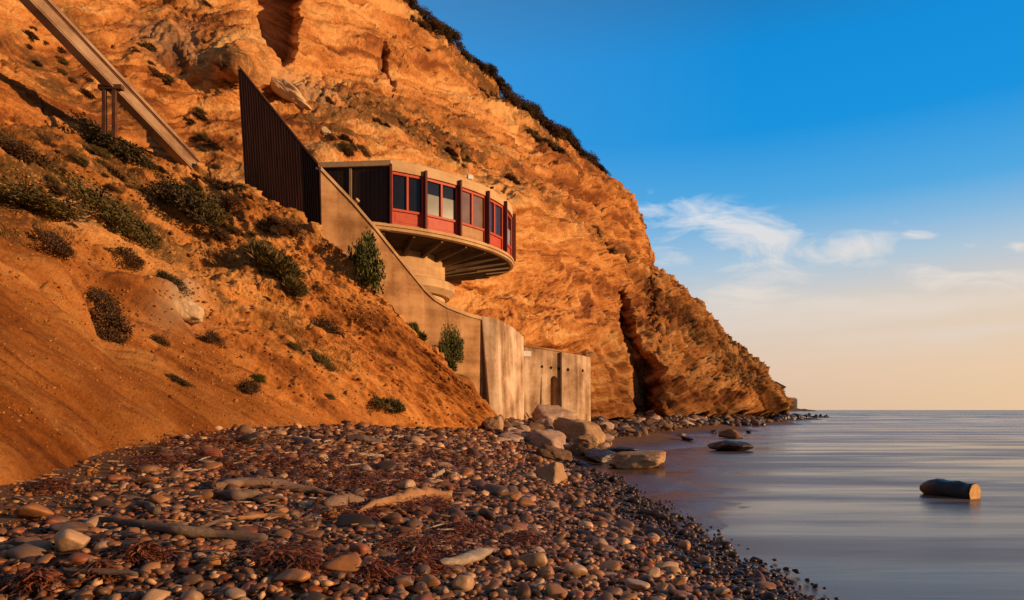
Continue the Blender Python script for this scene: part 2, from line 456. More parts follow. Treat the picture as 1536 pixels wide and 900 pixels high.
B[..., 2] += bk[:, None] ** 1.2 * bz[None]
G = np.concatenate([G, B], 0); nr, nc = G.shape[:2]


def normals(G):
    a = np.gradient(G, axis=1); b_ = np.gradient(G, axis=0); n = np.cross(a, b_)
    return n / (np.linalg.norm(n, axis=-1, keepdims=True) + 1e-9)


N = normals(G)
if N[200, 300] @ np.array([.6, -.6, .5]) < 0: N = -N
e1 = P(520, 600, 21.0) - P(300, 440, 18.5); e1 /= np.linalg.norm(e1)
e2 = np.cross(N[150, 350], e1); e2 /= np.linalg.norm(e2); e3 = np.cross(e1, e2)
Q = np.stack([G @ e1, G @ e2, G @ e3], -1)
pxg, pyg = proj(G)
rowv = np.r_[vv, 1 + bk * .2][:, None]
rough_up = smooth(-.1, .35, rowv - .22 + .10 * fbm(G * .35, 3, 77) + .0005 * (pxg - 200))   # smooth fan below, broken ground above
rough_up = np.clip(rough_up + smooth(300, 480, pxg) * .55 * smooth(.02, .2, rowv), 0, 1)
fade = smooth(-.03, .04, rowv)
d = fade * rough_up * (.26 * fbm(Q * [.22, 1.1, .8], 8, 3, .56) + .09 * ridged(Q * [.45, 2.3, 1.6], 6, 13, .58) - .08)
d += fade * rough_up * .026 * ridged(Q * [2.2, 7.0, 4.5], 5, 23, .65)
d += fade * (1 - rough_up) * (.16 * fbm(Q * [.16, 1.1, .7], 7, 8, .58) + .055 * ridged(Q * [.28, 2.4, 1.5], 6, 18, .6) + .012 * fbm(Q * [5., 9., 7.], 4, 19, .6))
lump = vnoise(Q * [3.2, 5.4, 4.6], 41); d += fade * rough_up * .07 * smooth(.35, .6, lump); lump = vnoise(Q * [1.3, 2.6, 2.2], 42); d += fade * rough_up * .12 * smooth(.42, .62, lump)
# a hollow under the brush patch and the pale outcrop above it
def spot(px, py, rx, ry, t=0.0):
    c, s = math.cos(t), math.sin(t); a = pxg - px; b_ = pyg - py
    return np.exp(-(((a * c + b_ * s) / rx) ** 2 + ((b_ * c - a * s) / ry) ** 2))
d += -.55 * spot(165, 490, 55, 26, .9) + .55 * spot(245, 450, 60, 22, .25) - .3 * spot(300, 500, 30, 10, .5)
d += .35 * spot(60, 420, 45, 14, .5) - .25 * spot(480, 490, 22, 14, .7)
d[NV:] *= np.linspace(1, .3, NB)[:, None]
G = G + N * d[..., None]
scrub = np.clip(spot(60, 250, 130, 60, .3) + spot(190, 260, 90, 30, .55) + spot(320, 440, 100, 14, .7) * .8 + spot(150, 320, 110, 34, .5) + spot(30, 330, 70, 40) * .6
                + spot(250, 330, 110, 22, .6) * .7 + spot(380, 300, 120, 10, .55) * .8 + spot(410, 480, 60, 12, .75) * .6, 0, 1)
scrub *= smooth(-.35, .25, fbm(G * 1.3, 4, 55))
palem = np.clip(spot(262, 462, 34, 26, .2) * 1.4 + .5 * spot(110, 330, 30, 14, .5), 0, 1)


FAN_VIGNETTE = (.40, .33, .26)  # multiplies the soil colour: fan tint and painted vignette


def earth_mat(name, dark, mid, light, strike, sc=.5, fine=5.0, bstr=.55, bdist=.06):
    m, nt_, b = new_mat(name); set_b(b, .95, .08)
    ob = nd(nt_, 'ShaderNodeTexCoord').outputs['Object']
    v0 = mapped(nt_, (1, 1, 1), vec=ob)
    rm = nd(nt_, 'ShaderNodeMapping'); rm.inputs['Rotation'].default_value = (0, 0, -strike); nt_.links.new(ob, rm.inputs[0])
    sv = mapped(nt_, (.10, .5, 1.5), vec=rm.outputs[0])
    big = noise_t(nt_, v0, sc * .4, 7, .6, .5); strat = noise_t(nt_, sv, sc * 1.2, 8, .62, .6); fin_ = noise_t(nt_, v0, fine, 8, .68)
    tone = nd(nt_, 'ShaderNodeAttribute', attribute_name='tone').outputs['Fac']
    f = mth(nt_, 'ADD', mth(nt_, 'MULTIPLY', tone, .72), mth(nt_, 'MULTIPLY', fin_, .28))
    c = ramp(nt_, f, [(.30, dark), (.47, mid), (.66, light)])
    sp = noise_t(nt_, v0, fine * 4, 4, .7)
    c = mixc(nt_, 1.0, c, ramp(nt_, sp, [(.3, (.72, .68, .62)), (.65, (1.12, 1.12, 1.1))]), 'MULTIPLY')
    a1 = nd(nt_, 'ShaderNodeAttribute', attribute_name='scrub').outputs['Fac']
    sn = noise_t(nt_, v0, fine * 1.5, 6, .75)
    a1 = mth(nt_, 'MULTIPLY', a1, mth(nt_, 'MULTIPLY', mth(nt_, 'SUBTRACT', sn, .38), 9.0, clamp=True), clamp=True)
    a1 = mth(nt_, 'MULTIPLY', a1, 1.5, clamp=True)
    c = mixc(nt_, mth(nt_, 'MULTIPLY', a1, .85), c, ramp(nt_, noise_t(nt_, v0, 2.0, 4, .6), [(.35, (.075, .034, .014)), (.65, (.105, .07, .024))]))
    a2 = nd(nt_, 'ShaderNodeAttribute', attribute_name='pale').outputs['Fac']
    c = mixc(nt_, a2, c, mixc(nt_, fin_, (.34, .20, .10), (.6, .42, .26)))
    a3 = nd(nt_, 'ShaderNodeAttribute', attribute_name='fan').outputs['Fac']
    c = mixc(nt_, a3, c, mixc(nt_, 1.0, c, FAN_VIGNETTE if 'cliff' not in name else (.46, .45, .47), 'MULTIPLY'))
    nt_.links.new(c, b.inputs['Base Color'])
    h = mth(nt_, 'ADD', mth(nt_, 'MULTIPLY', fin_, .7), mth(nt_, 'ADD', mth(nt_, 'MULTIPLY', sp, .25), mth(nt_, 'MULTIPLY', strat, .6)))
    bump(nt_, b, h, bstr, bdist)
    return m


fan = np.clip((1 - rough_up) * smooth(620, 260, pxg) + smooth(330, 60, pxg) * .45, 0, 1) * (.72 + .4 * fbm(G * .5, 3, 19))  # fan soil tint, plus a vignette painted in towards the left
tone_h = .5 + .5 * (.40 * fbm(Q * [.12, .9, .6], 7, 201, .62) * (.5 + .5 * rough_up) + .22 * fbm(G * .28, 5, 203) * (.4 + .6 * rough_up) + .25 * fbm(Q * [.8, 5., 3.5], 4, 205, .6))
m_hill = earth_mat('hillside_soil', (.17, .058, .016), (.44, .17, .042), (.60, .29, .09), math.radians(60), .8, 6.0, .5, .045)
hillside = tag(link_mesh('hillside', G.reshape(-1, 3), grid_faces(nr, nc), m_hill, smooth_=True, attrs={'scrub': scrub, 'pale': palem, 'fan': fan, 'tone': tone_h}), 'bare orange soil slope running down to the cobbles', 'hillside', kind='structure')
HG = G; HP = proj(G[:NV])


def on_hill(px, py):
    j = int(np.clip(np.searchsorted(cols, px), 1, nc - 1)); c = HP[1][:, j]
    i = int(np.argmin(np.abs(c - py))); return HG[i, j].copy()


# ------------------------------------------------------------------ terrain: main cliff
TOPL = [(-260, -230), (300, -230), (450, -180), (540, -75), (600, 0), (640, 42), (690, 92), (720, 124), (790, 172), (850, 212), (905, 265), (930, 287), (950, 312), (963, 338), (968, 360), (972, 395), (1000, 425), (1040, 468), (1080, 510), (1120, 552), (1150, 580), (1178, 608)]
BOTL = [(-260, 260), (0, 280), (290, 340), (484, 440), (600, 560), (700, 650), (780, 640), (880, 632), (1000, 630), (1100, 626), (1178, 622)]
CD = [(720, 640, 32), (640, 520, 31), (560, 430, 29), (480, 340, 27.2), (370, 270, 27), (290, 260, 26.6), (200, 235, 25), (0, 195, 20.8), (-260, 155, 16.5), (0, 120, 22), (-260, 0, 19), (0, 0, 25), (100, 0, 29.5), (250, 0, 35), (360, 100, 29.5),
      (200, 110, 28), (300, 150, 30), (400, 150, 33), (480, 60, 42), (484, 235, 29), (530, 150, 38), (583, 240, 33.5), (660, 262, 37), (600, 150, 45), (700, 200, 52), (770, 310, 43), (768, 480, 36.5), (700, 440, 35.5), (840, 500, 40), (880, 540, 41),
      (900, 615, 43), (800, 420, 44), (850, 350, 60), (900, 450, 60), (1000, 618, 56), (1100, 616, 81), (1178, 609, 121), (1080, 510, 118), (970, 395, 112), (965, 335, 108), (905, 265, 105), (800, 180, 93), (720, 125, 83), (600, 0, 70), (450, -180, 58),
      (200, -230, 42), (-260, -230, 24), (950, 540, 55), (1000, 520, 78), (1050, 570, 82), (900, 340, 80), (780, 220, 72), (770, 620, 36)]
DEP = RBF([c[:2] for c in CD], [math.log(c[2]) for c in CD], lam=2e-3, scale=100)
cc = np.r_[np.linspace(-255, 480, 400), np.linspace(481.2, 1178, 580)]
tl, = interp_pts(TOPL, cc); bl, = interp_pts(BOTL, cc); tl = tl + 0 * smooth1(tl, 5)
NV2, NB2 = 430, 26
w = np.linspace(0, 1, NV2)[:, None]
PY = bl[None] + (tl - bl)[None] * w; PX = np.broadcast_to(cc[None], PY.shape)
D = np.exp(DEP(np.stack([PX, PY], -1)))
for _ in range(4):                                         # relax the creases of the depth fit
    D[1:-1, 1:-1] = (D[1:-1, 1:-1] * 2 + D[:-2, 1:-1] + D[2:, 1:-1] + D[1:-1, :-2] + D[1:-1, 2:]) / 6
C = np.stack([(PX - CX) / F * D, D, CZ + (HY - PY) / F * D], -1)
strike = np.array([.48, .88, 0]); inl = np.array([-.88, .48, 0])
kb = np.linspace(0, 1, NB2 + 1)[1:]
Bk = C[-1][None] + kb[:, None, None] * 16 * (inl + np.array([0, .5, 0])) ; Bk[..., 2] -= kb[:, None] ** 1.5 * 3.5
C = np.concatenate([C, Bk], 0); nr2, nc2 = C.shape[:2]
N = normals(C)
if N[200, 600] @ np.array([.8, -.5, .3]) < 0: N = -N
pxg, pyg = proj(C)
S, Z, T = C @ strike, C[..., 2], C @ inl
amp = np.clip(C[..., 1] / 45, .55, 2.0)
q = np.stack([S, Z, T], -1) / np.sqrt(amp)[..., None]
tal = smooth(-60, 90, (pxg - 905) * .75 + (pyg - 470) * .5)                    # talus apron to the right
ed = np.r_[np.ones(NV2), np.linspace(1, .2, NB2)][:, None]
warp = .9 * fbm(q * .22, 3, 60)
fw = .5 * fbm(q * [.3, .9, .5], 4, 61)
zz_ = q[..., 1] + 1.1 * warp + .6 * fw
str_ = fbm(np.stack([q[..., 0] * .055, zz_ * .50, q[..., 2] * .30], -1), 8, 4, .56)
led = ridged(np.stack([q[..., 0] * .14, zz_ * 1.05, q[..., 2] * .5], -1), 6, 14, .58)
flu = ridged(np.stack([q[..., 0] * .75 + .5 * warp + q[..., 1] * .10, q[..., 1] * .17, q[..., 2] * .3], -1), 6, 24, .58)
blk = fbm(q * [.16, .42, .34], 8, 34, .55)
fr = np.mod(zz_ * .42, 1.0); bench = fr ** 2.2 * (1 - smooth(.93, 1.0, fr))
fr2 = np.mod(zz_ * 1.7 + .8 * fw, 1.0); bench2 = fr2 ** 2 * (1 - smooth(.85, 1.0, fr2))
fr3 = np.mod(zz_ * 4.1 + 1.6 * fw + .5 * fbm(q * [.5, 1.5, 1.], 3, 64), 1.0); bench2 = bench2 + .5 * fr3 * (1 - smooth(.7, 1.0, fr3)) * smooth(-.3, .2, fbm(q * .45, 3, 65))
bm_k = smooth(-.25, .35, fbm(q * .16, 3, 81)); bm_k2 = smooth(-.45, .2, fbm(q * .3, 3, 83))
flz = smooth(680, 800, pxg) * smooth(240, 340, pyg)
d = (1 - tal) * (.34 * str_ + .17 * led + (.08 + .20 * flz) * flu + .20 * blk + .34 * bench * bm_k + .17 * bench2 * bm_k2)
dn = np.stack([q[..., 0] * .7 + q[..., 1] * .25, q[..., 1] * .10 - q[..., 0] * .03, q[..., 2] * .35], -1)
d += tal * (.62 * ridged(dn, 7, 44, .58) + .20 * blk + .12 * str_)
crk = 1 - np.abs(vnoise(np.stack([q[..., 0] * .22, zz_ * .5, q[..., 2] * .5], -1) + .35 * fbm(q * .8, 3, 88)[..., None], 87)) * 9
d -= .35 * np.clip(crk, 0, 1) * smooth(.0, .4, fbm(q * .2, 2, 89)) * (1 - tal)
pit = vnoise(q * [.9, 1.8, 1.3], 71); d += -.26 * smooth(.52, .74, pit) * (1 - .5 * tal)    # weathered pockets
d += .050 * ridged(q * [1.3, 4.6, 3.0], 6, 54, .68) + .05 * fbm(q * [.8, 2.2, 1.6], 6, 57, .64)
tone_c = .5 + .5 * (.34 * fbm(np.stack([q[..., 0] * .035, zz_ * .42, q[..., 2] * .2], -1), 7, 101, .62) + .20 * fbm(q * [.07, .11, .09], 5, 103) + .40 * fbm(np.stack([q[..., 0] * .16, zz_ * 2.6, q[..., 2] * .8], -1), 5, 105, .65)) + .02
d *= amp * ed
d = np.where(PX.shape and True, d, d)
near_damp = 1 - .45 * smooth(700, 500, pxg) * smooth(150, 300, pyg)
d *= near_damp
vdir = C - np.array([0, 0, CZ]); vdir /= np.linalg.norm(vdir, axis=-1, keepdims=True)


def seg_side(px, py, x0, y0, x1, y1):                      # signed distance to a line, + on its right
    L = math.hypot(x1 - x0, y1 - y0); return ((px - x0) * (y1 - y0) - (py - y0) * (x1 - x0)) / L


def gully(pts, depth, soft=6):
    """recess with steep flanks inside the ring of sight lines pts"""
    din = np.full(pxg.shape, 1e9); n = len(pts)
    for i in range(n):
        (x0, y0), (x1, y1) = pts[i], pts[(i + 1) % n]
        din = np.minimum(din, seg_side(pxg, pyg, x0, y0, x1, y1) * ORI)
    wob = 5 * fbm(q * .5, 4, 91)
    return depth * smooth(0, soft, din + wob)


ORI = -1
rec = gully([(362, -60), (452, -60), (443, 40), (438, 92), (420, 104), (380, 66)], 9.0, 9)
ORI = -1
rec += gully([(909, 440), (924, 442), (950, 500), (976, 560), (996, 634), (930, 634), (922, 530)], 6.5, 15)
bump_ = 4.6 * np.exp(-((seg_side(pxg, pyg, 968, 470, 1020, 625)) / 34) ** 2) * smooth(455, 520, pyg)
bump_ += 2.5 * np.exp(-((seg_side(pxg, pyg, 975, 480, 1070, 625)) / 14) ** 2) * smooth(520, 580, pyg)
rec += 1.6 * np.exp(-(((pxg - 470) / 60) ** 2 + ((pyg - 118 - (pxg - 470) * .3) / 16) ** 2))
rec += 1.2 * np.exp(-((pyg - 524 - (pxg - 780) * .05) / 6) ** 2) * smooth(770, 790, pxg) * smooth(930, 890, pxg)
rec += 2.0 * np.exp(-(seg_side(pxg, pyg, 566, 70, 582, 125) / 4) ** 2) * smooth(60, 75, pyg) * smooth(150, 125, pyg)
bump_ += 1.6 * np.exp(-(((pxg - 535) / 34) ** 2 + ((pyg - 78) / 22) ** 2)) + 1.4 * np.exp(-(((pxg - 602) / 22) ** 2 + ((pyg - 112) / 15) ** 2))
C = C + N * (d * (1 - .6 * smooth(0, 3, rec)))[..., None] + vdir * (rec - bump_)[..., None]


def cspot(px, py, rx, ry, t=0.0):
    c, s = math.cos(t), math.sin(t); a = pxg - px; b_ = pyg - py
    return np.exp(-(((a * c + b_ * s) / rx) ** 2 + ((b_ * c - a * s) / ry) ** 2))


scrub = np.clip(cspot(600, 192, 140, 24, .35) + cspot(660, 330, 60, 10, .5) * .5 + cspot(480, 200, 40, 30, .6) * .7 + cspot(150, 140, 70, 26, .7) * .6 + cspot(230, 190, 60, 24, .7) * .6 + cspot(720, 100, 90, 20, .75) * .6 + cspot(690, 235, 60, 12, .5) + cspot(520, 215, 30, 14, .3) + cspot(660, 60, 90, 16, .75) + cspot(790, 190, 140, 14, .65) * .9
                + cspot(120, 60, 80, 20, .9) * .6 + cspot(290, 110, 60, 18, .8) * .6 + cspot(60, 110, 90, 24, .7) * .8 + cspot(355, 85, 40, 20, .6) * .8 + cspot(850, 330, 140, 10, .7) * .7
                + cspot(1080, 560, 90, 14, .75) * .6 + cspot(1010, 480, 90, 12, .78) * .6 + cspot(760, 290, 80, 12, .7) * .6 + cspot(240, 40, 40, 16, .7) * .6, 0, 1)
scrub *= smooth(-.4, .25, fbm(C * .8, 4, 55))
palem = np.clip(cspot(450, 140, 60, 14, .5) * .5 + cspot(235, 70, 35, 22, .3) * .45 + cspot(290, 80, 16, 30, -.3) * .4, 0, 1)
m_cliff = earth_mat('cliff_sandstone', (.21, .07, .021), (.53, .218, .06), (.71, .39, .145), math.atan2(.88, .48), .35, 2.4, .7, .16)
cliff = tag(link_mesh('cliff', C.reshape(-1, 3), grid_faces(nr2, nc2), m_cliff, smooth_=True, attrs={'scrub': scrub, 'pale': palem, 'tone': tone_c, 'fan': np.clip(tal * (.72 + .45 * fbm(C * .12, 4, 66) + .2 * smooth(950, 1100, pxg)), 0, 1)}), 'tall orange sandstone sea cliff', 'cliff', kind='structure')
CG = C; CPX, CPY = proj(C[:NV2])


def on_cliff(px, py):
    j = int(np.clip(np.searchsorted(cc, px), 1, nc2 - 1)); i = int(np.argmin(np.hypot(CPY[:, j] - py, CPX[:, j] - px)))
    return CG[i, j].copy()
# ------------------------------------------------------------------ building materials
M = {}
def concrete(name, a, b_, c, streak=.5):
    m, nt_, b = new_mat(name); set_b(b, .85, .2)
    v0 = mapped(nt_); vs = mapped(nt_, (1.6, 1.6, .10)); vb = mapped(nt_, (.15, .15, 2.6))
    n = noise_t(nt_, v0, .9, 8, .62); s = noise_t(nt_, vs, 1.6, 6, .6); fi = noise_t(nt_, v0, 16, 6, .7); bd = noise_t(nt_, vb, 1.0, 3, .5)
    f = mth(nt_, 'ADD', mth(nt_, 'MULTIPLY', n, .45), mth(nt_, 'ADD', mth(nt_, 'MULTIPLY', s, streak * .6), mth(nt_, 'ADD', mth(nt_, 'MULTIPLY', fi, .12), mth(nt_, 'MULTIPLY', bd, .43 - streak * .6))))
    nt_.links.new(ramp(nt_, f, [(.41, a), (.5, b_), (.59, c)]), b.inputs['Base Color'])
    bump(nt_, b, mth(nt_, 'ADD', fi, mth(nt_, 'MULTIPLY', s, .8)), .35, .02); return m
M['wall'] = concrete('weathered_concrete', (.27, .13, .05), (.45, .24, .10), (.58, .345, .16), .3)
M['seawall'] = concrete('streaked_concrete', (.22, .12, .06), (.46, .295, .165), (.70, .51, .335), .7)
M['cream'] = concrete('cream_stucco', (.44, .26, .12), (.58, .37, .18), (.66, .45, .24), .2)
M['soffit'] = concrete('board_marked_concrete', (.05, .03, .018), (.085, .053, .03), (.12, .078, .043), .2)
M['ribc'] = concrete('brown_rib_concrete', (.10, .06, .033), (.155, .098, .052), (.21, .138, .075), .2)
M['dark_wood'] = simple('dark_stained_boards', (.022, .011, .008), (.05, .024, .016), 2.0, .7, .3, .3, .01, (6, 6, .4))
M['screen'] = simple('ribbed_timber', (.13, .05, .024), (.26, .108, .05), 1.6, .75, .25, .3, .01, (5, 5, .35))
M['red'] = simple('red_paint', (.42, .05, .018), (.56, .082, .028), 5.0, .55, .35, .2, .004)
M['darkred'] = simple('oxblood_paint', (.085, .015, .010), (.14, .022, .014), 5.0, .6, .3, .2, .004)
M['tan'] = simple('bare_plywood', (.40, .22, .10), (.52, .31, .15), 3.0, .8, .2, .2, .004)
M['rust'] = simple('rusty_steel', (.05, .02, .01), (.16, .06, .025), 6.0, .8, .3, .4, .01)
M['beam'] = concrete('pale_beam_concrete', (.21, .12, .065), (.33, .205, .115), (.42, .28, .17), .25)
M['white'] = simple('white_paint', (.62, .58, .52), (.74, .70, .64), 8.0, .7, .3, .1, .003)
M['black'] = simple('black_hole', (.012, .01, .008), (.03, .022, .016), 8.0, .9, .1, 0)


def glass(name, col, rough=.06):
    m, nt_, b = new_mat(name); set_b(b, rough, .5)
    v = mapped(nt_)
    nt_.links.new(ramp(nt_, noise_t(nt_, v, 1.3, 3), [(.3, tuple(x * .7 for x in col)), (.7, tuple(x * 1.2 for x in col))]), b.inputs['Base Color'])
    bump(nt_, b, noise_t(nt_, v, 1.2, 2), .04, .02); return m
M['glass'] = glass('dark_window_glass', (.014, .014, .02))
M['glass_blind'] = glass('glass_over_grey_blind', (.16, .165, .125), .12)
M['glass_brown'] = glass('glass_over_brown_blind', (.22, .14, .10), .12)
M['glass_violet'] = glass('glass_over_violet_curtain', (.05, .04, .075), .08)
M['glass_blue'] = glass('glass_over_pale_blind', (.30, .36, .42), .12)  # pale blue of the reflected sky put into the glass colour

# ------------------------------------------------------------------ the round beach house on its stem
ECX, ECY, EA, EB, ETH = -5.261, 29.137, 6.10, 4.133, .7209
ZF, ZS, ZT = 8.20, 8.46, 10.78                            # slab underside, floor, roof edge


ECLIP = -6.0


def ell(t, k=1.0, z=0.0, off=0.0):
    a, b_ = EA * k + off, EB * k + off
    uu_, vv_ = a * math.cos(t), b_ * math.sin(t)
    x = ECX + uu_ * math.cos(ETH) - vv_ * math.sin(ETH)
    if x < ECLIP: x = ECLIP + (x - ECLIP) * .12                # squared off where it runs into the hillside
    return np.array([x, ECY + uu_ * math.sin(ETH) + vv_ * math.cos(ETH), z])


def near_angle(px, off=-.12):                            # bearing on the near side that shows in column px
    ts = np.radians(np.linspace(215, 341, 2000)); xs = np.array([proj(ell(t, 1, 9.5, off))[0] for t in ts])
    return float(ts[int(np.argmin(np.abs(xs - px)))])


house = empty('beach_house', (ECX, ECY, 0), 'round beach house with red window frames perched on a concrete stem', 'house')
NE = 96; T_ = [2 * math.pi * i / NE for i in range(NE)]
b_ = MB()
ring = lambda off, z: [ell(t, 1, z, off) for t in T_]
def lathe(rings, cap=True):
    m = MB(); n = len(rings[0]); vs = [p for r in rings for p in r]
    fs = [(i * n + j, i * n + (j + 1) % n, (i + 1) * n + (j + 1) % n, (i + 1) * n + j) for i in range(len(rings) - 1) for j in range(n)]
    if cap: fs += [tuple(range(n))[::-1], tuple(range((len(rings) - 1) * n, len(rings) * n))]
    return m.add(vs, fs)
slab = lathe([ring(-.10, ZF), ring(0, ZF + .03), ring(0, ZF + .12), ring(-.035, ZF + .125), ring(-.035, ZF + .15), ring(.02, ZF + .155), ring(.02, ZS), ring(-.3, ZS + .004)]).build('floor_slab', M['cream'], house)
NR = 30
cone = MB(); n = NE                                       # dished underside
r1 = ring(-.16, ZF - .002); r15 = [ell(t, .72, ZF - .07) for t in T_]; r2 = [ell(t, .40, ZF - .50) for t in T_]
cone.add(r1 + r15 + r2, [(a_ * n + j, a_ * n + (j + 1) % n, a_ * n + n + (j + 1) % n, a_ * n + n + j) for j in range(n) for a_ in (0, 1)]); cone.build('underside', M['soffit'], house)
for i in range(NR):
    t = 2 * math.pi * (i + .5) / NR
    o_, i_ = ell(t, 1, 0, -.22), ell(t, .42, 0); tv = np.array([-(o_ - i_)[1], (o_ - i_)[0], 0]); tv /= np.linalg.norm(tv)
    m = MB(); zo, zi = ZF + .02, ZF - .10
    m.hexa([o_ - tv * .05 + (0, 0, zo - .10), o_ + tv * .05 + (0, 0, zo - .10), i_ + tv * .09 + (0, 0, zi - .58), i_ - tv * .09 + (0, 0, zi - .58)],
           [o_ - tv * .05 + (0, 0, zo + .05), o_ + tv * .05 + (0, 0, zo + .05), i_ + tv * .09 + (0, 0, zi + .1), i_ - tv * .09 + (0, 0, zi + .1)])
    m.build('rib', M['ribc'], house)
# stem
PCX, PCY = -5.15, 28.9
cir = lambda r, z: [np.array([PCX + r * math.cos(t), PCY + r * math.sin(t), z]) for t in T_]
lathe([cir(2.30, 3.5), cir(2.30, 6.3), cir(2.30, 8.0), cir(2.2, 8.15)]).build('stem', M['cream'], house, True)
lathe([cir(2.5, 6.40), cir(2.72, 6.62), cir(2.72, 6.92), cir(2.62, 6.98), cir(2.31, 7.0)]).build('collar', M['cream'], house)
# roof: round at the front, cut straight where the side wall starts
ECLIP = -9.0
FA0 = near_angle(585)
T_ = [FA0 + (math.radians(360 + 62) - FA0) * i / (NE - 1) for i in range(NE)]
lathe([ring(-.05, ZT - .36), ring(-.04, ZT), ring(-.10, ZT + .05), [ell(t, .8, ZT + .12) for t in T_]]).build('roof', M['cream'], house)
# dark inner core behind the windows
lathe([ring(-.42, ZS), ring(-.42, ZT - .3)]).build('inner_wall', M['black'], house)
FINPX = [585, 636, 686.5, 727.5, 753.5, 767.2]
FA = [near_angle(p) for p in FINPX]
up = np.array([0, 0, 1.0])
specs = [('red', 'glass', 'glass', None), ('red', 'glass', 'glass_blind', .62), ('tan', 'glass_brown', 'glass_brown', None), ('red', 'glass_violet', 'glass_violet', None), ('red', 'glass', 'glass_blue', .6)]


def window(t0, t1, sp, wlabel=None, plabel=None):
    a, c = ell(t0, 1, ZS, -.12), ell(t1, 1, ZS, -.12); L = np.linalg.norm(c - a); ex = (c - a) / L; out = np.cross(ex, up)
    if (a - [ECX, ECY, ZS]) @ out < 0: out = -out
    H = ZT - .38 - ZS
    def bx(m, x0, x1, z0, z1, d0, d1): return m.box(a + ex * x0 + out * d0 + up * z0, ex * (x1 - x0), out * (d1 - d0), up * (z1 - z0))
    fr = MB(); e = .06; zs = .52
    for (x0, x1, z0, z1) in [(0, .09, 0, H), (L - .09, L, 0, H), (.09, L - .09, H - .09, H), (.09, L - .09, zs, zs + .09), (.09, L - .09, 0, .07), (L / 2 - .045, L / 2 + .045, zs + .09, H - .09)]:
        bx(fr, x0, x1, z0, z1, -.08, .04)
    f = fr.build('window', M['red'], house); bevel(f, .008, 1)
    if wlabel: f['label'] = wlabel
    pm, g1, g2, split = sp
    z0, z1 = zs + .085, H - .085
    for k in (0, 1):
        x0 = .085 if k == 0 else L / 2 + .04; x1 = L / 2 - .04 if k == 0 else L - .085
        m = MB(); bx(m, x0, x1, z0 if not split else z0 + (z1 - z0) * split, z1, -.06, -.035); m.build('pane', M[g1], f)
        if split: m = MB(); bx(m, x0, x1, z0, z0 + (z1 - z0) * split, -.058, -.03); m.build('blind', M[g2], f)
    m = MB(); bx(m, .085, L - .085, .065, zs + .005, -.06, -.02); bx(m, .20, L - .20, .14, zs - .08, -.02, -.008)
    p = m.build('lower_panel', M[pm], house)
    if plabel: p['label'] = plabel
    return f


wl = ['red window with dark glass beside the dark boarded wall', 'red window with grey blinds half drawn', 'red window filled with brown blinds', 'red window with violet grey panes', 'narrow red window with a pale blue blind']
for i, sp in enumerate(specs):
    window(FA[i], FA[i + 1], sp, wl[i], 'bare tan panel without red paint' if i == 2 else None)
for t in FA:                                              # upright fins between the windows, shade of their visible sides put into the red
    p_ = ell(t, 1, ZS, -.12); nrm = ell(t, 1, ZS, .5) - p_; nrm /= np.linalg.norm(nrm); tv = np.cross(up, nrm)
    m = MB(); m.box(p_ - tv * .045 - nrm * .05 + up * .005, tv * .09, nrm * .27, up * (ZT - ZS - .17)); bevel(m.build('fin', M['darkred'], house), .008, 1)
# blank stucco wall round the hidden side
tb = [FA[-1] + (math.radians(360 + 62) - FA[-1]) * i / 40 for i in range(41)]
m = MB(); o1 = [ell(t, 1, ZS, -.12) for t in tb]; o2 = [ell(t, 1, ZT - .36, -.12) for t in tb]; n = len(tb)
m.add(o1 + o2, [(j, j + 1, n + j + 1, n + j) for j in range(n - 1)]); m.build('rear_wall', M['cream'], house)
# dark boarded wall joining the house to the hillside
wa = ell(FA[0], 1, 0, -.10); wb = P(480, 300, 25.1); wb[2] = 0
d_ = wb - wa; L = np.linalg.norm(d_); d_ /= L; nb = np.array([d_[1], -d_[0], 0]);
if nb[1] > 0: nb = -nb
m = MB(); m.box(wa + up * ZS + d_ * .08, d_ * (L - .08), -nb * .2, up * (ZT - .20 - ZS))
k = int(L / .16)
for i in range(k): m.box(wa + up * (ZS + .01) + d_ * (.10 + i * .16), d_ * .135, nb * .012, up * (ZT - .22 - ZS))
m.build('side_wall', M['dark_wood'], house)
xj = None
tt_ = np.linspace(0, L, 400); pj = [abs(proj(wa + d_ * s + up * 9.6)[0] - 526) for s in tt_]; s0 = tt_[int(np.argmin(pj))]
m = MB(); m.box(wa + d_ * (s0 - .05) + nb * .014 + up * (ZS + .02), d_ * .09, nb * .035, up * (ZT - ZS - .25)); m.build('door_post', M['tan'], house)
m = MB(); m.box(wa + up * (ZT - .195) - d_ * .05 + nb * .10, d_ * (L + .3), -nb * 2.0, up * .19); m.build('entry_roof', M['cream'], house)
m = MB(); m.box(wa + up * ZF + d_ * .02 + nb * .12, d_ * (L + .2), -nb * 2.0, up * .25); m.build('entry_floor', M['cream'], house)
# lamps fixed to the house
sp_ = wa + d_ * (s0 * .86) + up * (ZS + .72) + nb * .06
m = MB(); m.tube([sp_ - nb * .05, sp_ + nb * .14], [.022, .022], 8); m.tube([sp_ + nb * .14 - d_ * -.02, sp_ + nb * .22 - d_ * .16 + up * .12], [.055, .085], 10); m.build('spotlight', M['cream'], house)
q_ = P(707, 267, 29.6)
m = MB(); m.box(q_ - [.13, 0, .02], [.20, .16, 0], [-.08, .10, 0], [0, 0, .19]); m.box(q_ - [.02, -.06, .35], [.04, 0, 0], [0, .04, 0], [0, 0, .34]); m.build('floodlight', M['white'], house)
q_ = P(735, 282, 29.9); m = MB(); m.tube([q_, q_ + [.16, 0, .02]], [.05, .05], 8); m.build('roof_vent', M['black'], house)

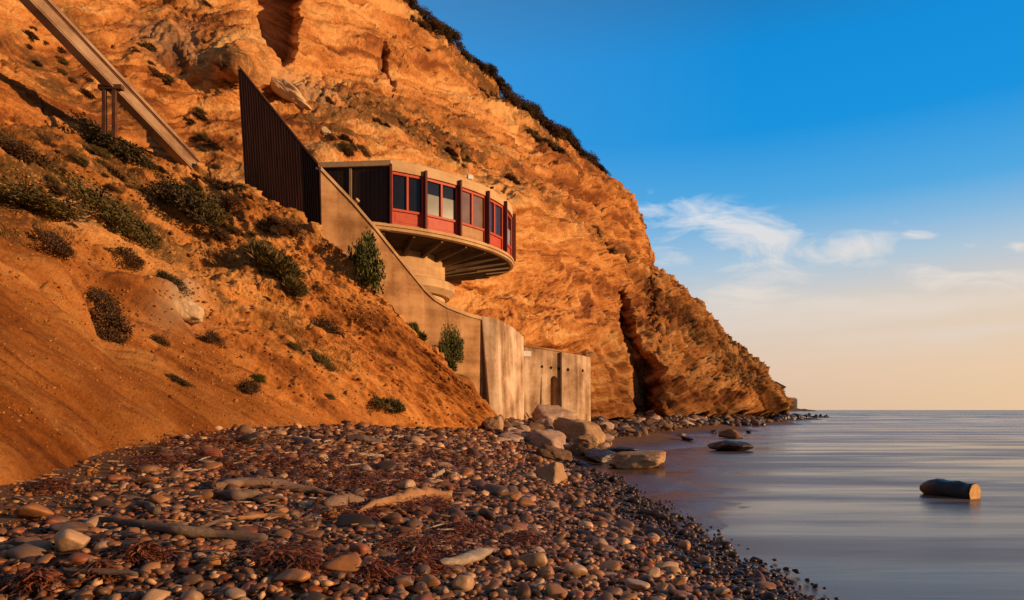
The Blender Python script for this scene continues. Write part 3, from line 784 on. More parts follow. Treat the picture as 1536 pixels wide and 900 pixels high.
# ------------------------------------------------------------------ concrete retaining wall running down to its buttress
RW = [(481, 250, 23.5), (505, 275, 23.75), (530, 301, 23.95), (560, 336, 24.2), (590, 374, 24.6), (615, 405, 25.0), (636, 431, 25.4), (652, 446, 25.6), (670, 457, 25.85), (690, 465, 26.1), (706, 471, 26.4), (722, 475, 26.75)]
rwall = empty('retaining_wall', (P(600, 600, 25)[0], 25, 0), 'curved concrete retaining wall sweeping down to a tall buttress by the beach', 'wall')
top = [P(*a) for a in RW]
def subdiv(pts, k=4):
    out = []
    for a, b2 in zip(pts[:-1], pts[1:]): out += [a + (b2 - a) * i / k for i in range(k)]
    return out + [pts[-1]]
top = subdiv(top)
def thick_wall(top, z0, th, drop=0.0, lean=0.0):
    m = MB(); n = len(top)
    f = []; bk_ = []
    for i, p in enumerate(top):
        t = top[min(i + 1, n - 1)] - top[max(i - 1, 0)]; nrm = np.array([t[1], -t[0], 0]); nrm /= np.linalg.norm(nrm)
        if nrm[1] > 0: nrm = -nrm
        f.append((p, nrm))
    vs = []
    for p, nr_ in f:
        tp = p - up * drop; bt = np.array([p[0] + lean * (p[2] - z0), p[1], z0])
        vs += [bt, tp, tp - nr_ * th, bt - nr_ * th]
    fs = []
    for i in range(n - 1):
        a, b2 = i * 4, (i + 1) * 4
        for k in range(4): fs.append((a + k, b2 + k, b2 + (k + 1) % 4, a + (k + 1) % 4))
    fs += [(0, 1, 2, 3), tuple((n - 1) * 4 + k for k in (3, 2, 1, 0))]
    m.add(vs, fs); return m, f
m, fr_ = thick_wall(top, .6, .35, .13, .02); m.build('wall_face', M['wall'], rwall)
m = MB(); vs = []
for p, nr_ in fr_: vs += [p - up * .128 + nr_ * .05, p + nr_ * .05, p - nr_ * .40, p - up * .128 - nr_ * .40]
fs = []
for i in range(len(fr_) - 1):
    for k in range(4): fs.append((i * 4 + k, i * 4 + (k + 1) % 4, i * 4 + 4 + (k + 1) % 4, i * 4 + 4 + k))
fs += [(0, 1, 2, 3), tuple((len(fr_) - 1) * 4 + k for k in (3, 2, 1, 0))]
m.add(vs, fs); m.build('coping', M['cream'], rwall)
# buttress: two faces meeting at a corner
tb_ = [P(722, 474, 26.7), P(746, 478, 26.9), P(767, 489, 27.9), P(786, 505, 29.2)]
bb_ = [P(735, 618, 26.5), P(750, 622, 26.7), P(772, 624, 27.7), P(786, 622, 29.2)]
bb_ = [b2 + (b2 - t) * .09 for b2, t in zip(bb_, tb_)]
bk_t = [np.array([tb_[3][0] - 1.2, 30.2, tb_[3][2]]), np.array([tb_[0][0] - .2, 28.6, tb_[0][2]])]
bk_b = [np.array([p[0], p[1], bb_[0][2]]) for p in bk_t]
m = MB(); ptop, pbot = tb_ + bk_t, bb_ + bk_b; n = len(ptop)
m.add(pbot + ptop, [tuple(range(n))[::-1], tuple(range(n, 2 * n))] + [(i, (i + 1) % n, n + (i + 1) % n, n + i) for i in range(n)])
bevel(m.build('buttress', M['seawall'], rwall), .03, 2)

# ------------------------------------------------------------------ ribbed timber screen on the slope
scr = empty('ribbed_screen', (P(420, 300, 24.5)[0], 24.5, 0), 'tall dark brown ribbed timber screen tapering to a point on the slope', 'screen wall')
def screen_panel(pt, pb, n, depth, name, mat, ribbed):
    (t0, t1), (b0, b1) = pt, pb
    front = []; dirn = np.cross(t1 - t0, up); dirn /= np.linalg.norm(dirn); dirn = -dirn if dirn[1] > 0 else dirn
    prof = []
    if ribbed:
        for i in range(n):
            for f_, o_ in ((0, 0), (.14, .12), (.50, .12), (.66, 0)): prof.append(((i + f_) / n, o_))
        prof.append((1, 0))
    else: prof = [(i / n, 0.0) for i in range(n + 1)]
    vs = []
    for t, o_ in prof:
        vs += [b0 + (b1 - b0) * t + dirn * o_, t0 + (t1 - t0) * t + dirn * o_, t0 + (t1 - t0) * t - dirn * depth, b0 + (b1 - b0) * t - dirn * depth]
    fs = [];
    for i in range(len(prof) - 1):
        for k in range(4): fs.append((i * 4 + k, i * 4 + 4 + k, i * 4 + 4 + (k + 1) % 4, i * 4 + (k + 1) % 4))
    fs += [(0, 1, 2, 3), tuple((len(prof) - 1) * 4 + k for k in (3, 2, 1, 0))]
    return MB().add(vs, fs).build(name, mat, scr)
sT0, sT1, sT2 = P(360, 104, 25.6), P(455, 222, 24.1), P(479, 251, 23.75)
sB0, sB1, sB2 = P(372, 300, 25.5), P(462, 360, 24.0), P(485, 380, 23.62)
screen_panel((sT0, sT1), (sB0, sB1), 23, .22, 'ribbed_panel', M['screen'], True)
screen_panel((sT1, sT2), (sB1, sB2), 7, .22, 'end_panel', M['dark_wood'], True)  # turned end in shadow, its shade put in as a darker wood colour
m = MB()
for a, b2 in ((sT0, sT1), (sT1, sT2)):
    m.hexa([a + [0, -.14, 0], b2 + [0, -.14, 0], b2 + [0, .30, 0], a + [0, .30, 0]], [a + [0, -.14, .10], b2 + [0, -.14, .10], b2 + [0, .30, .10], a + [0, .30, .10]])
m.build('cap', M['screen'], scr)

# ------------------------------------------------------------------ low sea wall with an arched recess
sea_w = empty('sea_wall', (P(830, 600, 33)[0], 33, 0), 'pale streaked concrete sea wall with an arched recess behind the boulders', 'wall')
def wall_seg(pts, z0, th, name, mat):
    m, _ = thick_wall(pts, z0, th, 0); return m.build(name, mat, sea_w)
ZB = .8
swT = [P(770, 494, 31.6), P(783, 500, 31.9)]
bevel(wall_seg(swT, ZB, .5, 'pier', M['seawall']), .03, 2)
fa, fb = P(781.5, 519, 32.25), P(842.5, 528, 33.4)
ex = fb - fa; ex[2] = 0; L = np.linalg.norm(ex); ex /= L; nr_ = np.array([ex[1], -ex[0], 0]); nr_ = -nr_ if nr_[1] > 0 else nr_
def s_of(px):
    ss = np.linspace(0, L, 500); return ss[int(np.argmin([abs(proj(fa + ex * s)[0] - px) for s in ss]))]
zt = lambda s: fa[2] + (fb[2] - fa[2]) * s / L
ac = s_of(831); ar = .20; zspring = CZ + (HY - 570) / F * 33.1
m = MB(); pt = lambda s, z, d=0: fa * [1, 1, 0] + ex * s + nr_ * d + up * z
cut = [0, ac - ar] + [ac - ar * math.cos(math.pi * i / 10) for i in range(1, 10)] + [ac + ar, L]
for a, b2 in zip(cut[:-1], cut[1:]):
    ins = a >= ac - ar - 1e-6 and b2 <= ac + ar + 1e-6
    if not ins: m.hexa([pt(a, ZB), pt(b2, ZB), pt(b2, ZB, -.5), pt(a, ZB, -.5)], [pt(a, zt(a)), pt(b2, zt(b2)), pt(b2, zt(b2), -.5), pt(a, zt(a), -.5)])
    else:
        za, zb = [zspring + math.sqrt(max(ar ** 2 - (x - ac) ** 2, 0)) for x in (a, b2)]
        m.hexa([pt(a, za), pt(b2, zb), pt(b2, zb, -.5), pt(a, za, -.5)], [pt(a, zt(a)), pt(b2, zt(b2)), pt(b2, zt(b2), -.5), pt(a, zt(a), -.5)])
m.build('wall_face', M['seawall'], sea_w)
m = MB(); m.box(pt(ac - ar - .1, ZB, -.42), ex * (2 * ar + .2), -nr_ * .05, up * (zspring + ar + .1 - ZB)); m.build('arch_recess', M['wall'], sea_w)
for px in (812.5, 838.5):                               # shallow pilasters either side
    s = s_of(px); m = MB(); m.hexa([pt(s - .05, ZB), pt(s + .09, ZB), pt(s + .09, ZB, .10), pt(s - .05, ZB, .10)], [pt(s - .02, 3.3), pt(s + .05, 3.3), pt(s + .05, 3.3, .02), pt(s - .02, 3.3, .02)]); m.build('pilaster', M['seawall'], sea_w)
swR = [P(842.5, 528, 33.2), P(865, 531.5, 33.6), P(886.5, 536, 34.6)]
bevel(wall_seg(swR, ZB - .3, .8, 'end_wall', M['seawall']), .03, 2)
m = MB()
for a, b2 in ((pt(.02, zt(0) + .002, .05), pt(L, zt(L) + .002, .05)),):
    m.hexa([a, b2, b2 - nr_ * .5, a - nr_ * .5], [a + up * .07, b2 + up * .07, b2 - nr_ * .5 + up * .07, a - nr_ * .5 + up * .07])
m.build('coping', M['wall'], sea_w)
for px, py, Yd in ((813, 550, None), (826.5, 551.5, None), (838, 553, None)):
    s = s_of(px); c0 = pt(s, 0, .004); z = CZ + (HY - py) / F * c0[1]; c0[2] = z
    MB().tube([c0 - nr_ * .05, c0 + nr_ * .012], [.07, .07], 10).build('drain_hole', M['black'], sea_w)
for px, py, i in ((852, 554.5, 0), (874, 556, 1)):
    a, b2 = swR[i], swR[i + 1]; ts = np.linspace(0, 1, 200); k = ts[int(np.argmin([abs(proj(a + (b2 - a) * t)[0] - px) for t in ts]))]
    c0 = a + (b2 - a) * k; e_ = b2 - a; n_ = np.array([e_[1], -e_[0], 0]); n_ /= np.linalg.norm(n_); n_ = -n_ if n_[1] > 0 else n_
    c0[2] = CZ + (HY - py) / F * c0[1]; MB().tube([c0 - n_ * .05, c0 + n_ * .015], [.08, .08], 10).build('drain_hole', M['black'], sea_w)
s0_, s1_ = s_of(781.8), s_of(795.5); z1_ = CZ + (HY - 526.5) / F * 32.4; z0_ = CZ + (HY - 534.5) / F * 32.4
m = MB(); m.box(pt(s0_ + .03, z0_, .003), ex * (s1_ - s0_), nr_ * .025, up * (z1_ - z0_)); sg = m.build('notice_board', M['white'], sea_w); sg['label'] = 'small white notice board on the sea wall'

# ------------------------------------------------------------------ funicular beam on the upper slope
bm_ = empty('track_beam', P(170, 150, 22), 'long pale concrete track beam slanting down the upper left slope', 'beam')
A0, A1 = P(-14, -62, 18.6), P(292, 256, 24.9)
dv = (A1 - A0) / np.linalg.norm(A1 - A0); sv_ = np.cross(dv, up); sv_ /= np.linalg.norm(sv_); sv_ = sv_ if sv_[0] > 0 else -sv_; uv_ = np.cross(sv_, dv); uv_ = uv_ if uv_[2] > 0 else -uv_
LB = np.linalg.norm(A1 - A0)
m = MB(); m.box(A0 + uv_ * .04, dv * LB, -sv_ * .26, uv_ * .32); m.box(A0 - uv_ * .05 + sv_ * .04, dv * LB, -sv_ * .38, uv_ * .047); bevel(m.build('beam', M['beam'], bm_), .01, 1)
m = MB(); m.box(A0 + uv_ * .362 + sv_ * .01, dv * LB, -sv_ * .26, uv_ * .06); m.build('bearer', M['rust'], bm_)
m = MB(); m.box(A0 + uv_ * .424 + sv_ * .05, dv * LB, -sv_ * .10, uv_ * .10); m.build('rail', M['beam'], bm_)
for t in (.46,):
    q_ = A0 + dv * LB * t + np.array([.12, .42, -.15]); foot = on_cliff(*proj(q_ + up * -.9)); 
    m = MB(); w_ = .11
    m.box(q_ + [-.30, .0, -.15], [w_, 0, 0], [0, w_, 0], [0, 0, -1.5]); m.box(q_ + [.02, .0, -.15], [w_, 0, 0], [0, w_, 0], [0, 0, -1.6]); m.box(q_ + [-.42, -.02, -.05], [.75, 0, 0], [0, .2, 0], [0, 0, -.14]); m.build('support_post', M['rust'], bm_)

# ------------------------------------------------------------------ boulders
def stone_mat(name, a, b_, c, rough=.85, wetline=None, spec=.2):
    m, nt_, b = new_mat(name); set_b(b, rough, spec)
    v0 = mapped(nt_, (1, 1, 1)); vs = mapped(nt_, (.7, .7, 3.0), (.3, .2, 0))
    n = noise_t(nt_, v0, 1.1, 7, .62, .4); s = noise_t(nt_, vs, 1.4, 6, .6); f_ = noise_t(nt_, v0, 14, 7, .7)
    f = mth(nt_, 'ADD', mth(nt_, 'MULTIPLY', n, .45), mth(nt_, 'ADD', mth(nt_, 'MULTIPLY', s, .35), mth(nt_, 'MULTIPLY', f_, .2)))
    nt_.links.new(ramp(nt_, f, [(.36, a), (.5, b_), (.64, c)]), b.inputs['Base Color'])
    bump(nt_, b, mth(nt_, 'ADD', f_, mth(nt_, 'MULTIPLY', n, .6)), .5, .04); return m
M['sandstone'] = stone_mat('tan_sandstone', (.24, .13, .06), (.42, .25, .125), (.58, .38, .21))
M['brownrock'] = stone_mat('brown_rock', (.11, .058, .03), (.20, .112, .06), (.30, .185, .105))
M['pinkrock'] = stone_mat('pinkish_grey_rock', (.28, .165, .105), (.46, .30, .205), (.60, .43, .31))
M['wetrock'] = stone_mat('wet_dark_rock', (.022, .016, .013), (.045, .032, .026), (.09, .06, .042), .35, spec=.5)
M['palestone'] = stone_mat('pale_sandstone', (.48, .31, .15), (.58, .41, .23), (.66, .5, .31))


def boulder(px, py, w, h, dep, mat, label, rot=(0, 0, 0), seed=1, planes=12, sink=.25, sub=5, rough=.10, name='boulder', cat='boulder', group=None, pos=None, sharp=9, zbase=None, faces=None):
    """w, h seen size in photo pixels; dep depth as a share of the width"""
    g = hit(px, py) if pos is None else pos
    k = g[1] / F; W_, H_ = w * k / 2, h * k / 2
    v_, f_ = rock_shape(sub, seed, planes, sharp, rough, 2.6, faces)
    v_ = v_ * np.array([W_, W_ * dep, H_ * (1 + sink)])
    v_ = v_ @ rotm(*rot).T
    v_ = v_ - [0, 0, v_[:, 2].min()] - [0, 0, sink * 2 * H_]
    o = link_mesh(name, v_, f_, M[mat], smooth_=True); o.location = (g[0], g[1] + W_ * dep * .5, g[2] if zbase is None else zbase)
    return tag(o, label, cat, group)


R = math.radians
BL = [
 (826, 640, 84, 36, 1.0, 'pinkrock', 'broad tilted pinkish slab leaning below the sea wall', (R(10), R(17), R(20)), 31, 8, .1),
 (876, 668, 92, 48, .8, 'sandstone', 'largest sunlit boulder below the sea wall', (R(5), R(16), R(-30)), 12, 11, .12),
 (884, 676, 44, 30, .8, 'sandstone', 'rounded yellow boulder leaning on the largest boulder', (0, R(10), R(20)), 54, 20, .1),
 (872, 683, 46, 24, .9, 'brownrock', 'low brown boulder in front of the largest boulder', (0, 0, R(10)), 17, 16, .1),
 (743, 650, 42, 34, .9, 'sandstone', 'squarish tan boulder at the foot of the buttress', (R(5), R(12), R(20)), 23, 8, .1),
 (766, 663, 60, 17, .8, 'pinkrock', 'long flat grey slab lying on the cobbles near the buttress', (0, R(8), R(-10)), 25, 9, .1),
 (823, 676, 60, 34, .9, 'pinkrock', 'angular pinkish boulder with a flat sloping top amid the cobbles', (R(6), R(20), R(-20)), 28, 9, .12),
 (833, 694, 56, 28, .9, 'brownrock', 'pinkish brown boulder at the edge of the wet sand', (R(4), R(14), R(-15)), 33, 11, .12),
 (830, 726, 56, 40, .9, 'sandstone', 'boulder with a bright sunlit end standing at the front edge of the cobbles', (R(5), R(8), R(-28)), 37, 9, .18),
 (783, 632, 20, 16, .9, 'sandstone', 'small round yellow boulder against the buttress', (0, 0, 0), 41, 22, .1),
 (768, 641, 34, 16, .9, 'brownrock', 'small dark boulder between the buttress and the tilted slab', (0, R(10), 0), 43, 12, .1),
 (800, 652, 46, 20, .9, 'brownrock', 'low brown boulder under the tilted slab', (0, R(10), R(20)), 44, 12, .1),
 (825, 651, 24, 24, .9, 'pinkrock', 'knobbly pink boulder beside the largest boulder', (0, 0, R(40)), 46, 14, .1),
 (900, 655, 34, 22, .9, 'brownrock', 'brown boulder half hidden behind the largest boulder', (0, R(10), 0), 47, 12, .1),
 (967, 704, 108, 34, .9, 'sandstone', 'long low boulder with a bright squared end on the wet sand', (R(3), R(-4), R(-16)), 51, 8, .12),
 (905, 693, 72, 20, .8, 'wetrock', 'dark weed covered rock between the boulders and the wet sand', (0, 0, R(5)), 53, 18, .1),
 (935, 682, 60, 14, .8, 'wetrock', 'low black rock behind the long low boulder', (0, 0, R(5)), 56, 18, .1),
 (1104, 677, 74, 17, .7, 'wetrock', 'flat black rock lying in the shallow water', (R(2), R(5), R(5)), 57, 9, .2),
 (1103, 658, 44, 15, .8, 'brownrock', 'pointed brown rock standing just behind the flat black rock', (0, R(6), R(20)), 58, 8, .1),
 (1033, 662, 22, 9, .9, 'wetrock', 'small wedge shaped wet rock on the sand', (0, R(14), 0), 59, 8, .1),
 (1023, 655, 18, 6, .9, 'sandstone', 'small pale rock on the sand near the rubble', (0, 0, 0), 60, 12, .1),
 (1072, 650, 12, 6, .9, 'wetrock', 'tiny dark rock left of the pointed brown rock', (0, 0, 0), 61, 12, .1),
 (1124, 650, 10, 5, .9, 'wetrock', 'tiny dark rock right of the pointed brown rock', (0, 0, 0), 62, 12, .1)]
FACES = {12: [(-.75, -.62, .22, .52), (.72, -.60, .35, .55), (.2, -.1, 1, .62), (.95, .1, .2, .8)], 37: [(-.60, -.62, .55, .48), (.86, -.50, .40, .50), (-.3, .5, 1, .6)], 51: [(-.30, -.93, .18, .62), (.93, -.34, .10, .72), (.02, -.1, 1, .5)],
         31: [(.12, -.55, .85, .42), (-.9, -.3, .2, .7), (.6, -.75, -.1, .7)], 28: [(.25, -.5, .85, .45), (-.6, -.75, .15, .6), (.9, -.4, .2, .6)], 23: [(.05, -.95, .3, .55), (.9, -.25, .25, .6), (-.3, .0, 1, .6)], 58: [(-.6, -.7, .5, .5), (.75, -.4, .5, .5)]}
for a in BL: boulder(*a[:7], rot=a[7] if a[8] not in FACES else (0, a[7][1] * .4, 0), seed=a[8], planes=a[9], sink=a[10], faces=FACES.get(a[8]))
# pale blocks resting on the cliff face
for px, py, w_, h_, rot, sd, lab in [(432, 152, 84, 26, (R(6), R(33), R(15)), 71, 'long pale sandstone block resting on the slope above the timber screen'), (483, 197, 24, 18, (0, R(15), 0), 72, 'small rounded pale sandstone block above the house roof'),
                                (262, 465, 60, 40, (R(10), R(14), R(10)), 73, 'pale sandstone outcrop poking from the soil slope')]:
    c0 = on_cliff(px, py) if py < 300 else on_hill(px, py)
    o = boulder(px, py, w_, h_, .6, 'palestone', lab, rot, sd, 10, 0, pos=c0); k = c0[1] / F
    o.location = (c0[0], c0[1] + w_ * k * .10, c0[2] - h_ * k * .5)

# the cut log in the shallows
lg = empty('log', (0, 0, 0), 'thick dark log with a sunlit cut end lying in the shallow water', 'log')
c0 = hit(1424, 744, True); c0[2] = 0.0; ax = np.array([.45, -.89, .0]); ax /= np.linalg.norm(ax)
k = c0[1] / F; rl = 15.0 * k; LL = 76 * k
pts = [c0 + up * rl * .55 + ax * LL * s for s in np.linspace(-.55, .48, 14)]
rad = [rl * r for r in (.45, .72, .86, .95, 1.0, 1.02, 1, .98, 1, 1.02, 1.0, .98, .98, .97)]
m = MB().tube(pts, rad, 28); vv_ = np.array(m.v); cen = np.repeat(np.array(pts), 28, 0)
vv_ = cen + (vv_ - cen) * (1 + .2 * fbm(vv_ * [2.5, 2.5, 4.5], 5, 5)[:, None]); m.v = [tuple(x) for x in vv_]
M['logside'] = simple('wet_black_bark', (.010, .007, .005), (.03, .02, .014), 6, .35, .5, .6, .03, (1, 1, 4))
M['logend'] = simple('cut_wood_end', (.50, .27, .09), (.75, .46, .19), 9, .8, .2, .4, .02)
lo = m.build('bark', M['logside'], lg, True)
e_ = [p + ax * .006 for p in vv_[-28:]]; mid = np.mean(e_, axis=0)
m = MB(); m.add(list(mid + (np.array(e_) - mid) * .93) + [p - ax * .05 for p in (mid + (np.array(e_) - mid) * .93)], [tuple(range(28)), tuple(range(28, 56))[::-1]] + [(i, 28 + i, 28 + (i + 1) % 28, (i + 1) % 28) for i in range(28)])
m.build('cut_end', M['logend'], lg)
lo.location = (0, 0, 0)

# rocks at the cliff foot: the larger ones singly, the rest as rubble
protos = [rock_shape(3, 200 + i, 10 + i % 6, 14, .07) for i in range(10)]
pm_ = []
for i, (v_, f_) in enumerate(protos):
    for mn in ('brownrock', 'pinkrock', 'wetrock'):
        me = bpy.data.meshes.new('rock'); me.from_pydata([tuple(x) for x in v_], [], [tuple(x) for x in f_]); me.polygons.foreach_set('use_smooth', np.ones(len(f_), bool)); me.materials.append(M[mn]); pm_.append(me)
def put_rock(px, py, w_, h_, mi, label, group, rng):
    g = hit(px, py); k = g[1] / F
    o = bpy.data.objects.new('rock', pm_[rng.integers(10) * 3 + mi]); COL.objects.link(o)
    o.location = (g[0], g[1], g[2] + h_ * k * .18); o.scale = (w_ * k / 2, w_ * k / 2 * rng.uniform(.6, 1), h_ * k / 2); o.rotation_euler = (rng.uniform(-.3, .3), rng.uniform(-.3, .3), rng.uniform(0, 6.3))
    return tag(o, label, 'rock', group)
r_ = np.random.default_rng(5)
for i in range(95):                                      # smaller blocks filling the pile below the sea wall
    px = r_.uniform(745, 905); py = 628 + r_.random() * 40 + max(0, px - 800) * .18
    put_rock(px, py, r_.uniform(14, 42), r_.uniform(10, 22), r_.choice([1, 1, 1, 0]), 'small angular rock in the boulder pile below the sea wall', 'small rocks in the boulder pile', r_)
for i in range(34):                                      # the point beyond the cliff
    px = 1160 + 85 * r_.random() ** 1.2; f_ = (px - 1160) / 85
    put_rock(px, 628 - 2 * f_ + r_.uniform(-1, 1.5), (18 - 10 * f_) * r_.uniform(.6, 1.2), (15 - 10 * f_) * r_.uniform(.6, 1.3), 2 if r_.random() < .7 else 0, 'dark jagged rock on the low point beyond the cliff', 'rocks on the point beyond the cliff', r_)
for i in range(60):
    px = r_.uniform(1000, 1175); py = 632 + r_.normal() * 3.5 + (1175 - px) * .03
    put_rock(px, py, r_.uniform(9, 20), r_.uniform(6, 13), r_.choice([0, 0, 2]), 'brown rock at the waterline along the foot of the far cliff', 'rocks along the far cliff foot', r_)
for i in range(150):
    px = r_.uniform(885, 1090); py = 620 + (r_.random() ** .8 * 36) * np.clip((1095 - px) / 130, .35, 1)
    put_rock(px, py, r_.uniform(10, 34), r_.uniform(7, 17), r_.choice([0, 0, 0, 0, 1, 2]), 'broken brown rock in the rubble beside the sea wall', 'rubble rocks beside the sea wall', r_)


def scatter_mesh(name, items, mat, templates, label, cat, attr=None):
    """items: (centre, scale3, rot3, template)"""
    vs, fs, off = [], [], 0
    for c, s, rr, ti in items:
        v_, f_ = templates[ti]; w_ = (v_ * s) @ rotm(*rr).T + c
        vs.append(w_); fs.append(f_ + off); off += len(v_)
    return tag(link_mesh(name, np.concatenate(vs), np.concatenate(fs), mat, smooth_=True), label, cat, kind='stuff')


t2 = [rock_shape(2, 300 + i, 10 + i % 5, 12, .06) for i in range(8)]
M['rubble'] = island_mat('rubble_stone', [(0, (.03, .017, .01)), (.4, (.085, .045, .024)), (.75, (.15, .08, .042)), (1, (.25, .145, .08))], .8, .2, .4, 12)
its = []
for i in range(3200):
    px = r_.uniform(770, 1180); py = 620 + r_.random() * (36 if px < 930 else max(8, 36 - (px - 930) * .14)); py += 22 * max(0, (930 - px) / 160) * r_.random()
    if py > 690: continue
    g = hit(px, py); k = g[1] / F; s = r_.uniform(2, 6.5) * k * (1.15 if px < 1000 else 1)
    its.append((g + [0, 0, s * .15], np.array([s, s * r_.uniform(.6, 1), s * r_.uniform(.4, .7)]), (r_.uniform(-.4, .4), r_.uniform(-.4, .4), r_.uniform(0, 6.3)), int(r_.integers(8))))
scatter_mesh('rubble', its, M['rubble'], t2, 'broken stone rubble along the cliff foot', 'rubble')

# ------------------------------------------------------------------ cobbles
ct_hi = [rock_shape(3, 400 + i, 26, 9, .035, 1.4) for i in range(14)]
ct_lo = [rock_shape(1 if i % 2 else 2, 430 + i, 24, 9, .04, 1.4) for i in range(12)]
toe_xy = toe_w[:, :2]
def toe_x(y): return np.interp(y, toe_xy[2:9, 1], toe_xy[2:9, 0])
wl_y = np.array([4, 6.56, 10.1, 14.4, 18, 22, 27]); wl_x = np.array([2.75, 2.72, 2.62, 2.5, 2.25, 1.95, 1.9])
stones = []
r_ = np.random.default_rng(21)
y = 3.6
while y < 27.5:
    cell = np.interp(y, [3.6, 7, 12, 20, 27], [.060, .070, .092, .122, .15])
    x0, x1 = (toe_x(y) - .3 if y > 6.6 else -.78 * y - .6), np.interp(y, wl_y, wl_x) + .12
    for x in np.arange(x0, x1, cell):
        xx, yv = x + r_.uniform(-.45, .45) * cell, y + r_.uniform(-.45, .45) * cell
        edge = smooth(0, .9, xx - x0 + .35 * float(vnoise(np.array([xx * 1.2, yv * 1.2, 0.]), 3)))
        if y > 6.6 and r_.random() > .12 + .9 * edge: continue
        if xx > x1 - .35 and r_.random() > (x1 - xx) / .35: continue
        s = cell * .62 * math.exp(r_.normal() * .36)
        if r_.random() < .045: s *= 1.6 if y > 5.5 else 1.25
        if xx > x1 - 1.2: s *= .82
        stones.append((xx, yv, s))
    y += cell * .86
stones = np.array(stones)
gz = beach_z(stones[:, 0], stones[:, 1])
HOLE = []
print('stones', len(stones))
CMATS = {'grey': [(0, (.09, .062, .044)), (.5, (.14, .098, .07)), (1, (.20, .145, .105))], 'tan': [(0, (.22, .115, .05)), (.5, (.30, .165, .075)), (1, (.38, .22, .105))],
         'brown': [(0, (.085, .045, .026)), (.5, (.13, .07, .038)), (1, (.18, .10, .055))], 'pale': [(0, (.28, .21, .15)), (.5, (.35, .27, .195)), (1, (.42, .33, .25))],
         'charcoal': [(0, (.03, .021, .016)), (.5, (.05, .036, .027)), (1, (.075, .055, .04))], 'reddish': [(0, (.17, .06, .035)), (.5, (.22, .085, .05)), (1, (.28, .12, .07))]}
CM = {k: island_mat(k + '_cobble_stone', v, .46, .35, .22, 30, obj_random=True) for k, v in CMATS.items()}
M['cobbles'] = island_mat('mixed_cobble_stone', [(0, (.02, .012, .008)), (.18, (.06, .034, .019)), (.32, (.12, .072, .043)), (.46, (.13, .055, .022)), (.6, (.19, .125, .08)), (.73, (.27, .135, .055)), (.82, (.18, .058, .024)), (.9, (.36, .24, .145)), (1, (.56, .42, .30))], .46, .35, .2, 30)
# hand placed stones that stand out
FEAT = [(58, 787, 62, 27, 'tan', 'smooth tan cobble alone on the dirt at the left edge'), (112, 843, 64, 44, 'pale', 'pale angular block of stone near the left edge of the cobbles'), (45, 828, 50, 19, 'grey', 'flat grey cobble left of the pale angular block'),
        (106, 807, 62, 16, 'grey', 'long flat grey cobble behind the pale angular block'), (220, 733, 44, 14, 'tan', 'thin flat tan cobble at the foot of the soil slope'), (511, 872, 80, 32, 'tan', 'large oblong tan stone in the foreground'),
        (435, 885, 64, 24, 'tan', 'rounded tan cobble left of the large oblong stone'), (800, 862, 48, 28, 'pale', 'smooth pale oval cobble right of the weathered driftwood slab'), (866, 872, 44, 20, 'pale', 'smooth pale cobble right of the oval one'),
        (694, 898, 40, 30, 'pale', 'round pale cobble at the bottom of the frame'), (603, 891, 34, 26, 'grey', 'upright grey cobble right of the dark kelp heap'), (482, 697, 26, 16, 'pale', 'pale round cobble amid the red kelp'),
        (493, 723, 22, 12, 'pale', 'pale cobble behind the long plank'), (238, 766, 34, 20, 'tan', 'round orange tan cobble left of the long plank'), (590, 795, 38, 22, 'brown', 'round brown cobble under the forked driftwood'),
        (760, 845, 16, 18, 'tan', 'small round tan cobble above the smooth pale oval cobble'), (1020, 890, 24, 18, 'tan', 'small orange cobble at the lower right edge of the shingle'), (952, 890, 46, 14, 'pale', 'short pale rectangular stone near the lower right of the shingle'),
        (320, 856, 26, 14, 'tan', 'yellowish wedge of stone left of the dark kelp heap'), (775, 694, 22, 12, 'tan', 'yellow tan stone on the small shingle near the boulders'), (805, 702, 24, 18, 'tan', 'yellow tan stone behind the sunlit front boulder'), (690, 660, 18, 10, 'tan', 'tan stone at the foot of the slope near the buttress')]
feat_xyz = []
for i, (px, py, w_, h_, mt, lab) in enumerate(FEAT):
    g = hit(px, py - h_ * .25); k = g[1] / F
    v_, f_ = rock_shape(4, 600 + i, 22 if 'angular' not in lab and 'rect' not in lab and 'oblong' not in lab else 8, 10, .03, 1.5)
    sc_ = np.array([w_ * k / 2, w_ * k / 2 * .72, max(h_ * k / 2 * .95, w_ * k * .14)]); v_ = (v_ * sc_) @ rotm(r_.uniform(-.1, .1), r_.uniform(-.12, .12), r_.uniform(-.3, .3)).T
    o = link_mesh('cobble', v_, f_, CM[mt], smooth_=True); o.location = (g[0], g[1], g[2] + sc_[2] * .55 + .03); tag(o, lab, 'cobble', 'cobbles of the shingle beach'); feat_xyz.append((g[0], g[1], w_ * k / 2))
vis = np.hypot(stones[:, 0] * 1.0, stones[:, 1]); px_, py_ = proj(np.stack([stones[:, 0], stones[:, 1], gz], -1))
for fx, fy, fr in feat_xyz:
    near = np.hypot(stones[:, 0] - fx, stones[:, 1] - fy) < fr * .75; stones[near, 2] = 0
border = lambda p_: np.interp(p_, [-60, 0, 60, 120, 180, 230, 270, 330, 450], [825, 806, 790, 768, 735, 700, 672, 646, 600])
seen = (py_ > border(px_) + 5) & (px_ > -30) & (px_ < 1560) & (py_ < 915) & (stones[:, 2] > 0)
score = np.where(seen, stones[:, 2] / vis, 0); order = np.argsort(-score); big = set(order[:278].tolist())
cob_me = {}
kinds_ = ['grey', 'tan', 'brown', 'pale', 'charcoal', 'reddish']
for k_ in kinds_:
    for ti, (v_, f_) in enumerate(ct_hi):
        me = bpy.data.meshes.new('cobble'); me.from_pydata([tuple(x) for x in v_], [], [tuple(x) for x in f_]); me.polygons.foreach_set('use_smooth', np.ones(len(f_), bool)); me.materials.append(CM[k_]); cob_me[k_, ti] = me
its = []
